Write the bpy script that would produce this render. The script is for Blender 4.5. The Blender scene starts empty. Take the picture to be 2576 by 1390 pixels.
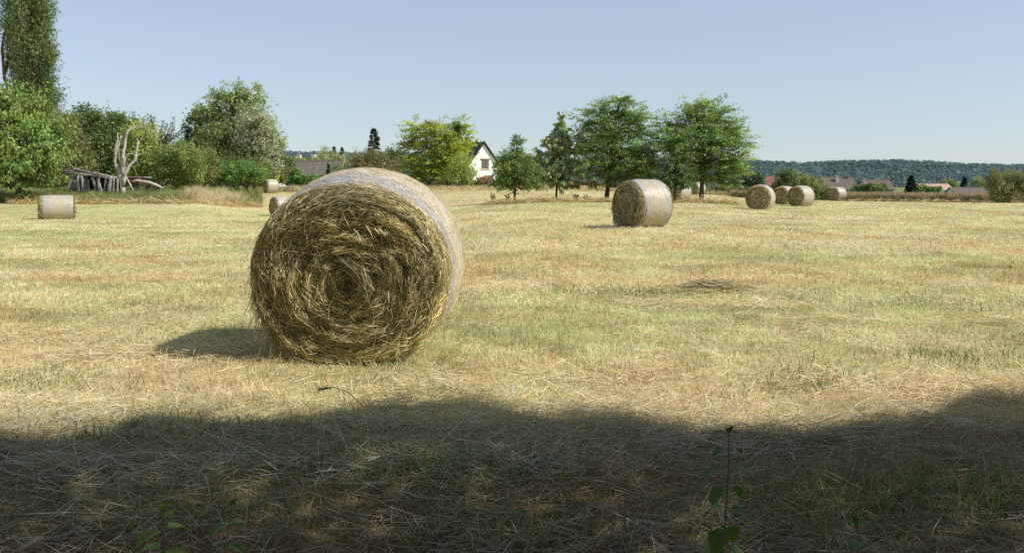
import bpy, math, random
import numpy as np
from mathutils import Vector
rng = np.random.default_rng(7)
random.seed(7)
scene = bpy.context.scene
COL = scene.collection
PI = math.pi
F = 2300.0; CX = 1288.0; HZ = 470.0; CAMZ = 1.35      # picture scale used to measure places in the photograph

# ------------------------------------------------------------------ terrain
KD = np.log(np.array([4., 10, 27, 45, 54, 64, 70, 75, 93, 110, 140, 250, 600]))
KP = np.array([-300., 142, 450, 675, 1000, 1400, 1735, 2000, 2576])
KZ = np.array([
 [0, .03, -.10, -.30, -.36, .28, .48, .58, .75, .85, 1.0, 1.0, 1.0],
 [0, .03, -.10, -.30, -.36, .28, .50, .62, .75, .85, 1.0, 1.0, 1.0],
 [0, .03, -.12, -.38, -.45, .30, .42, .52, .78, .90, 1.0, 1.0, 1.0],
 [0, .04, -.15, -.45, -.60, -.71, -.55, -.30, .74, .90, 1.0, 1.0, 1.0],
 [0, .04, .00, -.10, -.15, -.10, .05, .20, .80, 1.0, 1.1, 1.0, 1.0],
 [0, .04, .12, .25, .30, .36, .46, .55, .85, 1.05, 1.1, 1.0, 1.0],
 [0, .04, .165, .20, .25, .33, .24, .22, .40, .55, .6, .4, 1.0],
 [0, .04, .15, .05, .00, .03, .00, -.02, -.06, -.10, -.2, -.4, 1.0],
 [0, .04, .10, .00, .00, .00, -.03, -.05, -.26, -.30, -.4, -.5, 1.0]])
def zt(x, y):
    x = np.asarray(x, float); y = np.asarray(y, float)
    d = np.clip(y, 4.0, 600.0)
    px = np.clip(CX + F * x / np.maximum(y, 2.0), -300, 2576)
    ld = np.log(d)
    i = np.clip(np.searchsorted(KD, ld, side='right') - 1, 0, len(KD) - 2)
    t = (ld - KD[i]) / (KD[i + 1] - KD[i]); t = .5 * t + .5 * t * t * (3 - 2 * t)
    j = np.clip(np.searchsorted(KP, px, side='right') - 1, 0, len(KP) - 2)
    s = (px - KP[j]) / (KP[j + 1] - KP[j]); s = s * s * (3 - 2 * s)
    a = KZ[j, i] * (1 - t) + KZ[j, i + 1] * t
    b = KZ[j + 1, i] * (1 - t) + KZ[j + 1, i + 1] * t
    return a * (1 - s) + b * s
def at(px, d):                       # a spot on the ground at distance d
    x = (px - CX) / F * d
    return Vector((x, d, float(zt(x, d))))
def up(px, py, d):                   # a point at distance d above the ground
    return Vector(((px - CX) / F * d, d, CAMZ - (py - HZ) / F * d))

def _hash(ix, iy, s):
    h = (ix * 374761393 + iy * 668265263 + s * 1442695041) & 0x7fffffff
    h = ((h ^ (h >> 13)) * 1274126177) & 0x7fffffff
    return ((h ^ (h >> 16)) & 0xffff) / 65535.0
def vnoise(x, y, s=0):
    ix = np.floor(x).astype(np.int64); iy = np.floor(y).astype(np.int64)
    fx = x - ix; fy = y - iy
    fx = fx * fx * (3 - 2 * fx); fy = fy * fy * (3 - 2 * fy)
    return ((_hash(ix, iy, s) * (1 - fx) + _hash(ix + 1, iy, s) * fx) * (1 - fy)
            + (_hash(ix, iy + 1, s) * (1 - fx) + _hash(ix + 1, iy + 1, s) * fx) * fy)
def fbm(x, y, s=0, o=4):
    a = 0.; w = .5; t = 0.
    for k in range(o):
        a = a + w * vnoise(x * 2 ** k, y * 2 ** k, s + k * 17); t += w; w *= .55
    return a / t

# ------------------------------------------------------------------ materials
def new_mat(name):
    m = bpy.data.materials.new(name); m.use_nodes = True
    nt = m.node_tree; nt.nodes.clear()
    out = nt.nodes.new('ShaderNodeOutputMaterial')
    return m, nt, out
def N(nt, t, **kw):
    n = nt.nodes.new(t)
    for k, v in kw.items():
        if hasattr(n, k): setattr(n, k, v)
        else: n.inputs[k].default_value = v
    return n
def leaf_mat(name, trans=.35, rough=.55, spec=.25):
    m, nt, out = new_mat(name)
    a = N(nt, 'ShaderNodeAttribute', attribute_name='Col')
    p = N(nt, 'ShaderNodeBsdfPrincipled', Roughness=rough)
    p.inputs['Specular IOR Level'].default_value = spec
    t = N(nt, 'ShaderNodeBsdfTranslucent')
    hs = N(nt, 'ShaderNodeHueSaturation', Saturation=1.1, Value=1.15)
    hs.inputs['Hue'].default_value = .49
    mx = N(nt, 'ShaderNodeMixShader', Fac=trans)
    L = nt.links.new
    L(a.outputs['Color'], p.inputs['Base Color']); L(a.outputs['Color'], hs.inputs['Color'])
    L(hs.outputs[0], t.inputs['Color'])
    L(p.outputs[0], mx.inputs[1]); L(t.outputs[0], mx.inputs[2]); L(mx.outputs[0], out.inputs[0])
    return m
def noise_mat(name, c1, c2, scale=6., rough=.8, bump=.2, stretch=(1, 1, 1), detail=6., spec=.2, c3=None, metal=0.):
    m, nt, out = new_mat(name); L = nt.links.new
    tc = N(nt, 'ShaderNodeTexCoord'); mp = N(nt, 'ShaderNodeMapping'); mp.inputs['Scale'].default_value = stretch
    nz = N(nt, 'ShaderNodeTexNoise', Scale=scale, Detail=detail, Roughness=.65)
    cr = N(nt, 'ShaderNodeValToRGB'); e = cr.color_ramp.elements
    e[0].position = .32; e[0].color = (*c1, 1); e[1].position = .68; e[1].color = (*c2, 1)
    if c3:
        q = cr.color_ramp.elements.new(.5); q.color = (*c3, 1)
    p = N(nt, 'ShaderNodeBsdfPrincipled', Roughness=rough); p.inputs['Specular IOR Level'].default_value = spec
    p.inputs['Metallic'].default_value = metal
    b = N(nt, 'ShaderNodeBump', Strength=bump, Distance=.05)
    L(tc.outputs['Object'], mp.inputs[0]); L(mp.outputs[0], nz.inputs['Vector']); L(nz.outputs['Fac'], cr.inputs[0])
    L(cr.outputs[0], p.inputs['Base Color']); L(nz.outputs['Fac'], b.inputs['Height']); L(b.outputs[0], p.inputs['Normal'])
    L(p.outputs[0], out.inputs[0])
    return m

# ------------------------------------------------------------------ mesh helpers
def mesh_obj(name, verts, faces, mat, parent=None, col=None, smooth=False):
    """verts (n,3); faces: (m,k) array or list of tuples; one mesh object."""
    me = bpy.data.meshes.new(name)
    verts = np.asarray(verts, np.float32)
    if isinstance(faces, np.ndarray):
        k = faces.shape[1]; m = faces.shape[0]
        me.vertices.add(len(verts)); me.vertices.foreach_set('co', verts.ravel())
        me.loops.add(m * k); me.loops.foreach_set('vertex_index', faces.astype(np.int32).ravel())
        me.polygons.add(m)
        me.polygons.foreach_set('loop_start', np.arange(0, m * k, k, dtype=np.int32))
        me.polygons.foreach_set('loop_total', np.full(m, k, np.int32))
        me.update(calc_edges=True)
    else:
        me.from_pydata([tuple(map(float, v)) for v in verts], [], [tuple(int(i) for i in f) for f in faces]); me.update()
    if col is not None:
        c = np.ones((len(verts), 4), np.float32); c[:, :3] = col
        a = me.attributes.new('Col', 'FLOAT_COLOR', 'POINT'); a.data.foreach_set('color', c.ravel())
    if smooth:
        me.polygons.foreach_set('use_smooth', np.ones(len(me.polygons), bool))
    me.materials.append(mat)
    o = bpy.data.objects.new(name, me); COL.objects.link(o)
    if parent: o.parent = parent
    return o
def thing(name, label, cat, loc=(0, 0, 0), rz=0., group=None):
    o = bpy.data.objects.new(name, None); COL.objects.link(o)
    o.empty_display_size = .3
    o.location = loc; o.rotation_euler = (0, 0, rz); o['label'] = label; o['category'] = cat
    if group: o['group'] = group
    return o
def tag(o, label, cat, group=None):
    o['label'] = label; o['category'] = cat
    if group: o['group'] = group
    return o
def kind(o, k, label=None, cat=None):
    o['kind'] = k
    if label: o['label'] = label
    if cat: o['category'] = cat
    return o
def ribbons(P, Wd, w):
    """P (n,s,3) centre lines, Wd (n,3) width directions, w (n,s) widths -> verts, quads"""
    n, s, _ = P.shape
    off = Wd[:, None, :] * (w[:, :, None] * .5)
    V = np.stack([P - off, P + off], 2).reshape(-1, 3)
    base = (np.arange(n) * s * 2)[:, None] + (np.arange(s - 1) * 2)[None, :]
    f = np.stack([base, base + 1, base + 3, base + 2], -1).reshape(-1, 4)
    return V, f
def unit(v): return v / np.maximum(np.linalg.norm(v, axis=-1, keepdims=True), 1e-9)
def rnd_dir(n): return unit(rng.normal(size=(n, 3)))
def leaf_quads(P, A, S):
    """diamond leaves: base P, axis A (with length), side S (half width vector)"""
    V = np.stack([P, P + A * .45 + S, P + A, P + A * .45 - S], 1).reshape(-1, 3)
    f = np.arange(len(P) * 4).reshape(-1, 4)
    return V, f
class Tubes:
    def __init__(s): s.v = []; s.f = []; s.n = 0
    def add(s, pts, radii, k=7, jit=0., cap=True):
        pts = [Vector(p) for p in pts]; m = len(pts)
        u = None
        for i, p in enumerate(pts):
            t = (pts[min(i + 1, m - 1)] - pts[max(i - 1, 0)])
            if t.length < 1e-6: t = Vector((0, 0, 1))
            t.normalize()
            if u is None:
                u = t.orthogonal().normalized()
            u = (u - t * u.dot(t)); u = u.normalized() if u.length > 1e-6 else t.orthogonal().normalized()
            w = t.cross(u)
            for j in range(k):
                a = 2 * PI * j / k; r = radii[i] * (1 + random.uniform(-jit, jit))
                s.v.append(p + u * (math.cos(a) * r) + w * (math.sin(a) * r))
        for i in range(m - 1):
            for j in range(k):
                a = s.n + i * k + j; b = s.n + i * k + (j + 1) % k
                s.f.append((a, b, b + k, a + k))
        if cap:
            s.f.append(tuple(s.n + j for j in reversed(range(k)))); s.f.append(tuple(s.n + (m - 1) * k + j for j in range(k)))
        s.n += m * k
    def box(s, c, size, rot=0., tilt=0.):
        c = Vector(c); hx, hy, hz = [q / 2 for q in size]
        ca, sa = math.cos(rot), math.sin(rot); ct, st = math.cos(tilt), math.sin(tilt)
        for x, y, z in [(-1, -1, -1), (1, -1, -1), (1, 1, -1), (-1, 1, -1), (-1, -1, 1), (1, -1, 1), (1, 1, 1), (-1, 1, 1)]:
            X, Y, Z = x * hx, y * hy, z * hz
            X, Z = X * ct + Z * st, -X * st + Z * ct
            s.v.append(c + Vector((X * ca - Y * sa, X * sa + Y * ca, Z)))
        b = s.n
        for q in [(3, 2, 1, 0), (4, 5, 6, 7), (0, 1, 5, 4), (1, 2, 6, 5), (2, 3, 7, 6), (3, 0, 4, 7)]:
            s.f.append(tuple(b + i for i in q))
        s.n += 8
    def poly(s, pts, faces):
        for p in pts: s.v.append(Vector(p))
        for q in faces: s.f.append(tuple(s.n + i for i in q))
        s.n += len(pts)
    def build(s, name, mat, parent=None, smooth=False, origin=None):
        v = s.v if origin is None else [p - Vector(origin) for p in s.v]
        return mesh_obj(name, v, s.f, mat, parent, smooth=smooth)

# ------------------------------------------------------------------ world, sun, camera
SUN_EL = math.radians(45.0); SUN_A = math.radians(15.0)
TO_SUN = Vector((math.cos(SUN_EL) * math.cos(SUN_A), -math.cos(SUN_EL) * math.sin(SUN_A), math.sin(SUN_EL)))
w = bpy.data.worlds.new("World"); scene.world = w; w.use_nodes = True
nt = w.node_tree; bg = nt.nodes['Background']
sky = nt.nodes.new('ShaderNodeTexSky'); sky.sky_type = 'NISHITA'; sky.sun_disc = False
sky.sun_elevation = SUN_EL; sky.sun_rotation = math.atan2(TO_SUN.x, TO_SUN.y)
sky.altitude = 100; sky.air_density = 1.0; sky.dust_density = .35; sky.ozone_density = 2.6
hs = nt.nodes.new('ShaderNodeHueSaturation'); hs.inputs['Saturation'].default_value = .72; hs.inputs['Value'].default_value = 1.0
tint = nt.nodes.new('ShaderNodeMix'); tint.data_type = 'RGBA'; tint.blend_type = 'MULTIPLY'; tint.inputs[0].default_value = 1; tint.inputs[7].default_value = (.975, 1.0, 1.03, 1)
nt.links.new(sky.outputs[0], hs.inputs['Color']); nt.links.new(hs.outputs[0], tint.inputs[6]); flat = nt.nodes.new('ShaderNodeMix'); flat.data_type = 'RGBA'; flat.inputs[0].default_value = .38; flat.inputs[7].default_value = (4.25, 5.1, 6.05, 1)
nt.links.new(tint.outputs[2], flat.inputs[6]); nt.links.new(flat.outputs[2], bg.inputs[0])
bg.inputs[1].default_value = .125
sl = bpy.data.lights.new('sun', 'SUN'); sl.energy = 5.0; sl.angle = math.radians(.5); sl.color = (1, .96, .88)
so = bpy.data.objects.new('sun', sl); COL.objects.link(so)
so.rotation_euler = (-TO_SUN).to_track_quat('-Z', 'Y').to_euler(); so.location = (20, -5, 30)
cam = bpy.data.cameras.new('camera'); co = bpy.data.objects.new('camera', cam); COL.objects.link(co)
co.location = (0, 0, CAMZ); co.rotation_euler = (PI / 2, 0, 0)
cam.sensor_width = 36; cam.lens = F / 2576 * 36; cam.shift_y = -(695 - HZ) / 2576
cam.clip_start = .1; cam.clip_end = 6000
cam.dof.use_dof = True; cam.dof.focus_distance = 9.0; cam.dof.aperture_fstop = 8.0
scene.camera = co
scene.view_settings.view_transform = 'Standard'; scene.view_settings.look = 'None'
scene.view_settings.exposure = 0; scene.view_settings.gamma = 1
scene.render.engine = 'CYCLES'
scene.cycles.max_bounces = 6; scene.cycles.diffuse_bounces = 3; scene.cycles.transmission_bounces = 3
scene.cycles.transparent_max_bounces = 4
scene.cycles.use_denoising = False

# ------------------------------------------------------------------ ground colour field
STRAW = np.array([[.88, .74, .39], [.80, .61, .27], [.72, .49, .20], [.92, .84, .56], [.84, .71, .36]])
STRAW[:, 2] *= 1.14
GREEN = np.array([[.56, .62, .23], [.67, .69, .31], [.73, .73, .38], [.40, .49, .14]])
GREEN[:, 2] *= 1.2
def greenness(x, y):
    d = np.maximum(y, .5)
    b = np.interp(d, [2, 4.8, 5.6, 7.5, 9.5, 14, 30, 55, 100], [.0, .05, .10, .24, .42, .48, .52, .44, .33])
    lr = np.clip(x / d / .56, -1.2, 1.2)
    b = b - .08 * lr * np.clip((d - 8) / 10, 0, 1)
    f1 = fbm(x * .22 + 3, y * .30 + 9, 1, 4); f2 = fbm(x * 1.1, y * 1.3, 21, 3); f3 = fbm(x * .04 + y * .02, y * .16, 61, 3)
    b = b + .12 * np.sin((y * 1.0 + x * .12 + 1.2 * vnoise(x * .1, y * .1, 8)) * 2 * PI / 2.9) * np.clip((d - 6) / 8, 0, 1)
    return np.clip(b + 1.2 * (f1 - .5) + .85 * (f2 - .5) + .8 * (f3 - .5) * np.clip(d / 25, .3, 1), 0.02, .95)
def orange(x, y):
    return np.clip((fbm(x * .5 + 40, y * .6, 91, 3) - .42) * 3.0, 0, 1) * np.interp(np.maximum(y, .5), [3, 7, 12, 40], [1.1, 1.25, .8, .35])
def cover_color(x, y, n):
    g = greenness(x, y); o = orange(x, y)
    isg = rng.random(n) < g
    cs = STRAW[rng.integers(0, 5, n)] * (1 - .0 * o[:, None])
    cs = cs * (1 - o[:, None]) + np.array([.84, .54, .24]) * o[:, None] * rng.uniform(.75, 1.2, (n, 1)) + 0
    cg = GREEN[rng.integers(0, 4, n)]
    k = rng.random(n)[:, None] * .35
    c = np.where(isg[:, None], cg * (1 - k) + cs * k * .9, cs)
    return c * rng.uniform(.72, 1.15, (n, 1)), isg

# ---- ground sheet: a polar grid to the horizon
na = 520
th = np.concatenate([np.linspace(-40, 40, na), np.linspace(44, 316, 90)]) * PI / 180
rr = np.concatenate([[.3], np.geomspace(.8, 3000, 230)])
T, R = np.meshgrid(th, rr, indexing='ij')
gx, gy = (R * np.sin(T)).ravel(), (R * np.cos(T)).ravel()
gz = zt(gx, gy) + (fbm(gx * .9, gy * .9, 5, 3) - .5) * .07 * np.clip(1 - (np.hypot(gx, gy) - 30) / 30, 0, 1) - .012
A_, B_ = len(th), len(rr)
ii = np.arange(A_)[:, None]; jj = np.arange(B_ - 1)[None, :]
f = np.stack([ii * B_ + jj, ii * B_ + jj + 1, ((ii + 1) % A_) * B_ + jj + 1, ((ii + 1) % A_) * B_ + jj], -1).reshape(-1, 4)
g = greenness(gx, gy)[:, None]; o_ = orange(gx, gy)[:, None]
gc = (np.array([.66, .53, .28]) * (1 - o_) + np.array([.60, .41, .19]) * o_) * (1 - g) + np.array([.48, .49, .21]) * g
nearf = np.clip((gy - 6) / 26, 0, 1)[:, None]
gc = gc * (.92 + .0 * nearf) * np.interp(gy, [2.3, 4.4, 5.1, 5.4], [.24, .40, .6, 1])[:, None]  # tree shade painted in: ground colour darkens inside the shadow edge
far = np.clip((gy - 130) / 60, 0, 1)[:, None]
gc = gc * (1 - far) + np.array([.20, .22, .08]) * far
m, nt, out = new_mat('stubble_ground'); L = nt.links.new
a = N(nt, 'ShaderNodeAttribute', attribute_name='Col'); geo = N(nt, 'ShaderNodeNewGeometry')
mp = N(nt, 'ShaderNodeMapping'); mp.inputs['Scale'].default_value = (1, .55, 1)
n1 = N(nt, 'ShaderNodeTexNoise', Scale=7., Detail=8., Roughness=.75)
n2 = N(nt, 'ShaderNodeTexNoise', Scale=1.1, Detail=5., Roughness=.65)
r1 = N(nt, 'ShaderNodeMapRange'); r1.inputs[1].default_value = .3; r1.inputs[2].default_value = .7; r1.inputs[3].default_value = .5; r1.inputs[4].default_value = 1.36
r2 = N(nt, 'ShaderNodeMapRange'); r2.inputs[1].default_value = .3; r2.inputs[2].default_value = .7; r2.inputs[3].default_value = .86; r2.inputs[4].default_value = 1.14
mu = N(nt, 'ShaderNodeMath', operation='MULTIPLY'); vm = N(nt, 'ShaderNodeVectorMath', operation='SCALE')
p = N(nt, 'ShaderNodeBsdfPrincipled', Roughness=.9); p.inputs['Specular IOR Level'].default_value = .1
bp = N(nt, 'ShaderNodeBump', Strength=.7, Distance=.08)
L(geo.outputs['Position'], mp.inputs[0]); L(mp.outputs[0], n1.inputs['Vector']); L(mp.outputs[0], n2.inputs['Vector'])
L(n1.outputs['Fac'], r1.inputs[0]); L(n2.outputs['Fac'], r2.inputs[0]); L(r1.outputs[0], mu.inputs[0]); L(r2.outputs[0], mu.inputs[1])
L(a.outputs['Color'], vm.inputs[0]); L(mu.outputs[0], vm.inputs['Scale']); L(vm.outputs[0], p.inputs['Base Color'])
L(n1.outputs['Fac'], bp.inputs['Height']); L(bp.outputs[0], p.inputs['Normal']); L(p.outputs[0], out.inputs[0])
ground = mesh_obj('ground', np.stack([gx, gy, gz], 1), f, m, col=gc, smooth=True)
kind(ground, 'structure')
def zg(x, y):
    return zt(x, y) + (fbm(x * .9, y * .9, 5, 3) - .5) * .07 * np.clip(1 - (np.hypot(x, y) - 30) / 30, 0, 1) - .012

# ------------------------------------------------------------------ grass and straw
GRASS = leaf_mat('grass_blades', .27, .6, .2)
HAY = leaf_mat('hay_strands', .18, .6, .25)
BALE_XY = []
def scatter(d0, d1, dens, side=.62, extra=.8):
    # even density over the wedge of field in front
    dmax = side * d1 + extra
    n = int(dens * (side * (d1 ** 2 - d0 ** 2) + 2 * extra * (d1 - d0)))
    # sample distance with density ~ width
    u = rng.random(n); lo, hi = d0, d1
    y = np.sqrt(lo * lo + u * (hi * hi - lo * lo)) if extra < d0 else rng.uniform(lo, hi, n)
    x = rng.uniform(-1, 1, n) * (side * y + extra)
    return x, y, n
def blades(x, y, n, h0, h1, w0, w1, lean, seg, colr=None, z=None, leanx=.0, flow=None):
    hgt = rng.uniform(h0, h1, n); a = rng.uniform(0, 2 * PI, n) if flow is None else flow + rng.normal(0, 1.0, n)
    ln = np.abs(rng.normal(0, lean, n)); ln = np.minimum(ln, 1.45)
    D = np.stack([np.sin(ln) * np.cos(a) + leanx, np.sin(ln) * np.sin(a), np.cos(ln)], 1)
    Z = zg(x, y) if z is None else z
    P0 = np.stack([x, y, Z - .005], 1)
    wa = rng.uniform(0, PI, n); Wd = np.stack([np.cos(wa), np.sin(wa) * .6, 0 * wa], 1)
    W = rng.uniform(w0, w1, n)
    if seg == 2:
        mid = P0 + D * (hgt * .5)[:, None]
        D2 = unit(D + np.stack([np.cos(a) * .5, np.sin(a) * .5, -.25 * np.ones(n)], 1))
        P = np.stack([P0, mid, mid + D2 * (hgt * .5)[:, None]], 1)
        ws = np.stack([W, W * .8, W * .15], 1)
    else:
        P = np.stack([P0, P0 + D * hgt[:, None]], 1); ws = np.stack([W, W * .3], 1)
    return P, Wd, ws
def col_rep(c, s): return np.repeat(c, s * 2, axis=0)
def straws(x, y, n, l0, l1, w0, w1, pref=0., spread=1.2, lift=.03, tilt=.22, zoff=None):
    ln = rng.uniform(l0, l1, n); a = pref + rng.normal(0, spread, n)
    ca, sa = np.cos(a), np.sin(a); bend = rng.normal(0, .25, n)
    h0 = rng.uniform(0, lift, n) + (0 if zoff is None else zoff); t = rng.normal(0, tilt, n)
    pts = []
    for s in (-.5, 0, .5):
        xx = x + ca * ln * s - sa * bend * ln * (s * s - .1); yy = y + sa * ln * s + ca * bend * ln * (s * s - .1)
        pts.append(np.stack([xx, yy, zg(xx, yy) + .012 + h0 + (t * s + np.abs(t) * .5) * ln], 1))
    P = np.stack(pts, 1)
    Wd = unit(np.stack([-sa, ca, rng.normal(0, .6, n)], 1))
    W = rng.uniform(w0, w1, n); ws = np.stack([W * .8, W, W * .5], 1)
    return P, Wd, ws
def join(parts):
    V = []; Fc = []; C = []; o = 0
    for v, f, c in parts:
        V.append(v); Fc.append(f + o); C.append(c); o += len(v)
    return np.concatenate(V), np.concatenate(Fc), np.concatenate(C)
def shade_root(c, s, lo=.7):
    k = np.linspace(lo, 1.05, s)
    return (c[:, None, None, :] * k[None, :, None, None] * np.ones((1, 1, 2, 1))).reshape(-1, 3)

def build_field():
    parts = []
    for (d0, d1, dens, h0, h1, w0, w1, lean, seg) in [
            (2.3, 5.8, 4600, .03, .075, .0028, .0052, 1.05, 2),
            (5.8, 10, 3000, .025, .07, .004, .0072, .9, 2),
            (10, 18, 1050, .03, .07, .0075, .0125, .9, 1),
            (18, 34, 300, .035, .075, .014, .022, .9, 1),
            (34, 64, 75, .045, .085, .026, .04, .85, 1),
            (64, 112, 18, .05, .09, .045, .07, .8, 1)]:
        x, y, n = scatter(d0, d1, dens)
        sc_ = max(1., d0 / 6.)                     # tussock size read at this distance
        tus = vnoise(x * 5.5 / sc_, y * 4.2 / sc_, 33) * .65 + vnoise(x * 13 / sc_, y * 9 / sc_, 35) * .35
        keep = rng.random(n) < np.clip(.1 + 1.7 * tus, .15, 1)
        x, y, tus = x[keep], y[keep], tus[keep]; n = len(x)
        c, isg = cover_color(x, y, n)
        tone = .80 + .70 * vnoise(x * 3.1 / sc_ + 7, y * 2.3 / sc_, 36) * (.6 + .8 * vnoise(x * .8 / sc_, y * .9 / sc_, 37))
        c = np.clip(c * (tone * np.interp(y, [2.3, 4.4, 5.1, 5.4], [.28, .46, .62, 1]))[:, None], 0, .93)  # blades inside the tree shadow also get its shade in their colour
        flow = vnoise(x * 1.1 / sc_ + 3, y * 1.1 / sc_, 38) * 4 * PI
        P, Wd, ws = blades(x, y, n, h0, h1, w0, w1, lean, seg, flow=flow)
        up_ = 1 + .55 * (tus - .4)
        if d0 < 11: up_ = up_ + isg * .55 * vnoise(x * 1.7, y * 1.7, 77)
        P[:, :, 2] = P[:, :1, 2] + (P[:, :, 2] - P[:, :1, 2]) * up_[:, None]
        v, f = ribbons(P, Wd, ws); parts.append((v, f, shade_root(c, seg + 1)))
    # fuller green tufts
    for px, d, r, k, hh in [(1130, 4.35, .30, 650, .13), (1250, 3.55, .2, 260, .13), (2430, 3.95, .22, 420, .16), (2080, 4.0, .22, 320, .12),
                            (60, 6.3, .25, 300, .1), (1640, 11.3, .5, 900, .1), (1500, 11.5, .5, 700, .1), (2400, 7.2, .3, 350, .14), (2520, 9.8, .5, 500, .12),
                            (2440, 15, .7, 500, .13), (2060, 6.4, .25, 200, .16), (2160, 3.7, .25, 200, .13), (640, 4.9, .25, 180, .11), (250, 5.0, .25, 180, .11),
                            (800, 4.6, .25, 180, .10), (480, 3.8, .25, 150, .11), (1950, 3.5, .25, 160, .12)]:
        if d > 5.3: hh *= .6
        c0 = at(px, d); x = c0.x + rng.normal(0, r, k) * 1.2; y = c0.y + rng.normal(0, r, k) * .7
        P, Wd, ws = blades(x, y, k, hh * .5, hh * 1.35, .003 + d * .0005, .005 + d * .0006, .45, 2)
        c = np.array([[.27, .36, .12], [.34, .42, .16], [.21, .29, .09], [.44, .46, .22]])[rng.integers(0, 4, k)] * rng.uniform(.6, 1.1, (k, 1))
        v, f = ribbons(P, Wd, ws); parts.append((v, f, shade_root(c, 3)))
    V, Fc, C = join(parts)
    kind(mesh_obj('grass', V, Fc, GRASS, col=C), 'stuff', 'short mown stubble and green regrowth covering the hay field', 'grass')
    # loose cut straw lying on the stubble
    parts = []
    for (d0, d1, dens, l0, l1, w0, w1) in [(2.3, 5.8, 1250, .05, .26, .0018, .0036), (5.8, 10, 420, .04, .15, .002, .0036), (10, 20, 90, .06, .16, .004, .007), (20, 45, 8, .1, .2, .009, .014)]:
        x, y, n = scatter(d0, d1, dens)
        keep = rng.random(n) < np.clip(2.4 * fbm(x * .7, y * 1.0, 133, 3) - .55, .12, 1)
        x, y = x[keep], y[keep]; n = len(x)
        P, Wd, ws = straws(x, y, n, l0, l1, w0, w1, pref=.15, spread=.9)
        c = STRAW[rng.integers(0, 5, n)] * rng.uniform(.7, 1.2, (n, 1)); grey = (y < 5.6) * rng.random(n)
        c = (c * (1 - .6 * grey[:, None]) + np.array([.50, .54, .47]) * .6 * grey[:, None]) * np.interp(y, [2.3, 4.4, 5.1, 5.4], [.46, .62, .72, 1])[:, None]  # straw greyed and darkened to deepen the tree shade it lies in
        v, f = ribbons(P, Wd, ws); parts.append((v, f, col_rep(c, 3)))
    # thin windrow lines of hay left by the baler
    for pts, wd, k, lng in [(a_, b_, int(c_ * .7), d_ * .65) for a_, b_, c_, d_ in [([(1560, 10.3), (1700, 10.1), (1860, 9.9), (2060, 9.9)], .12, 900, .3), ([(1900, 9.1), (2200, 8.95), (2600, 8.9)], .10, 600, .28),
                       ([(20, 4.35), (500, 4.35), (1000, 4.4), (1450, 4.5)], .17, 1800, .3), ([(1640, 4.75), (1850, 4.85), (2100, 5.0), (2380, 5.3)], .16, 1500, .26),
                       ([(100, 6.9), (400, 7.2), (640, 7.5)], .25, 900, .25), ([(900, 6.0), (1300, 6.1), (1700, 6.6)], .22, 900, .26), ([(1900, 6.3), (2300, 6.0), (2600, 5.9)], .25, 1000, .3)]]:
        q = np.array([[*at(px, d)[:2]] for px, d in pts]); t = rng.uniform(0, len(q) - 1, k); i = np.minimum(t.astype(int), len(q) - 2); fr = (t - i)[:, None]
        p = q[i] * (1 - fr) + q[i + 1] * fr
        hump = rng.random(k)
        x = p[:, 0] + rng.normal(0, .05, k); y = p[:, 1] + rng.normal(0, wd, k)
        d_ = np.mean(q[:, 1])
        P, Wd, ws = straws(x, y, k, lng * .4, lng * 1.2, .0018 + d_ * .0002, .003 + d_ * .0003, pref=.1, spread=.6, lift=.05)
        c = STRAW[rng.integers(0, 5, k)] * rng.uniform(.7, 1.1, (k, 1)) * (.72 if d_ < 5.2 else 1)  # shaded rows painted darker, then cooler, to strengthen the cast shade
        if d_ < 5.2: c = c * np.array([.9, 1.0, 1.12])
        v, f = ribbons(P, Wd, ws); parts.append((v, f, col_rep(c, 3)))
    # hay swept up along the far edge of the field, under the bank and under the trees
    BANK = lambda p: 62.8 + 12 * np.clip((p - 470) / 170, 0, 1)
    for (p0, p1, d, k, wd) in [(20, 660, 0, 2600, .6), (1225, 1860, 60.5, 2400, .5), (2130, 2576, 91, 2000, .7), (1030, 1500, 104, 900, 1.0)]:
        px = rng.uniform(p0, p1, k); dd = (d if d else BANK(px)) + rng.normal(0, wd, k); x = (px - CX) / F * dd
        P, Wd, ws = straws(x, dd, k, .25, .9, .02, .05, pref=0, spread=.5, lift=.18, tilt=.3)
        c = np.array([[.62, .48, .24], [.55, .37, .15], [.68, .58, .34]])[rng.integers(0, 3, k)] * rng.uniform(.7, 1.15, (k, 1))
        v, f = ribbons(P, Wd, ws); parts.append((v, f, col_rep(c, 3)))
    V, Fc, C = join(parts)
    kind(mesh_obj('loose_straw', V, Fc, HAY, col=C), 'stuff', 'loose dry straw strewn over the mown field', 'straw')
build_field()

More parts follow.
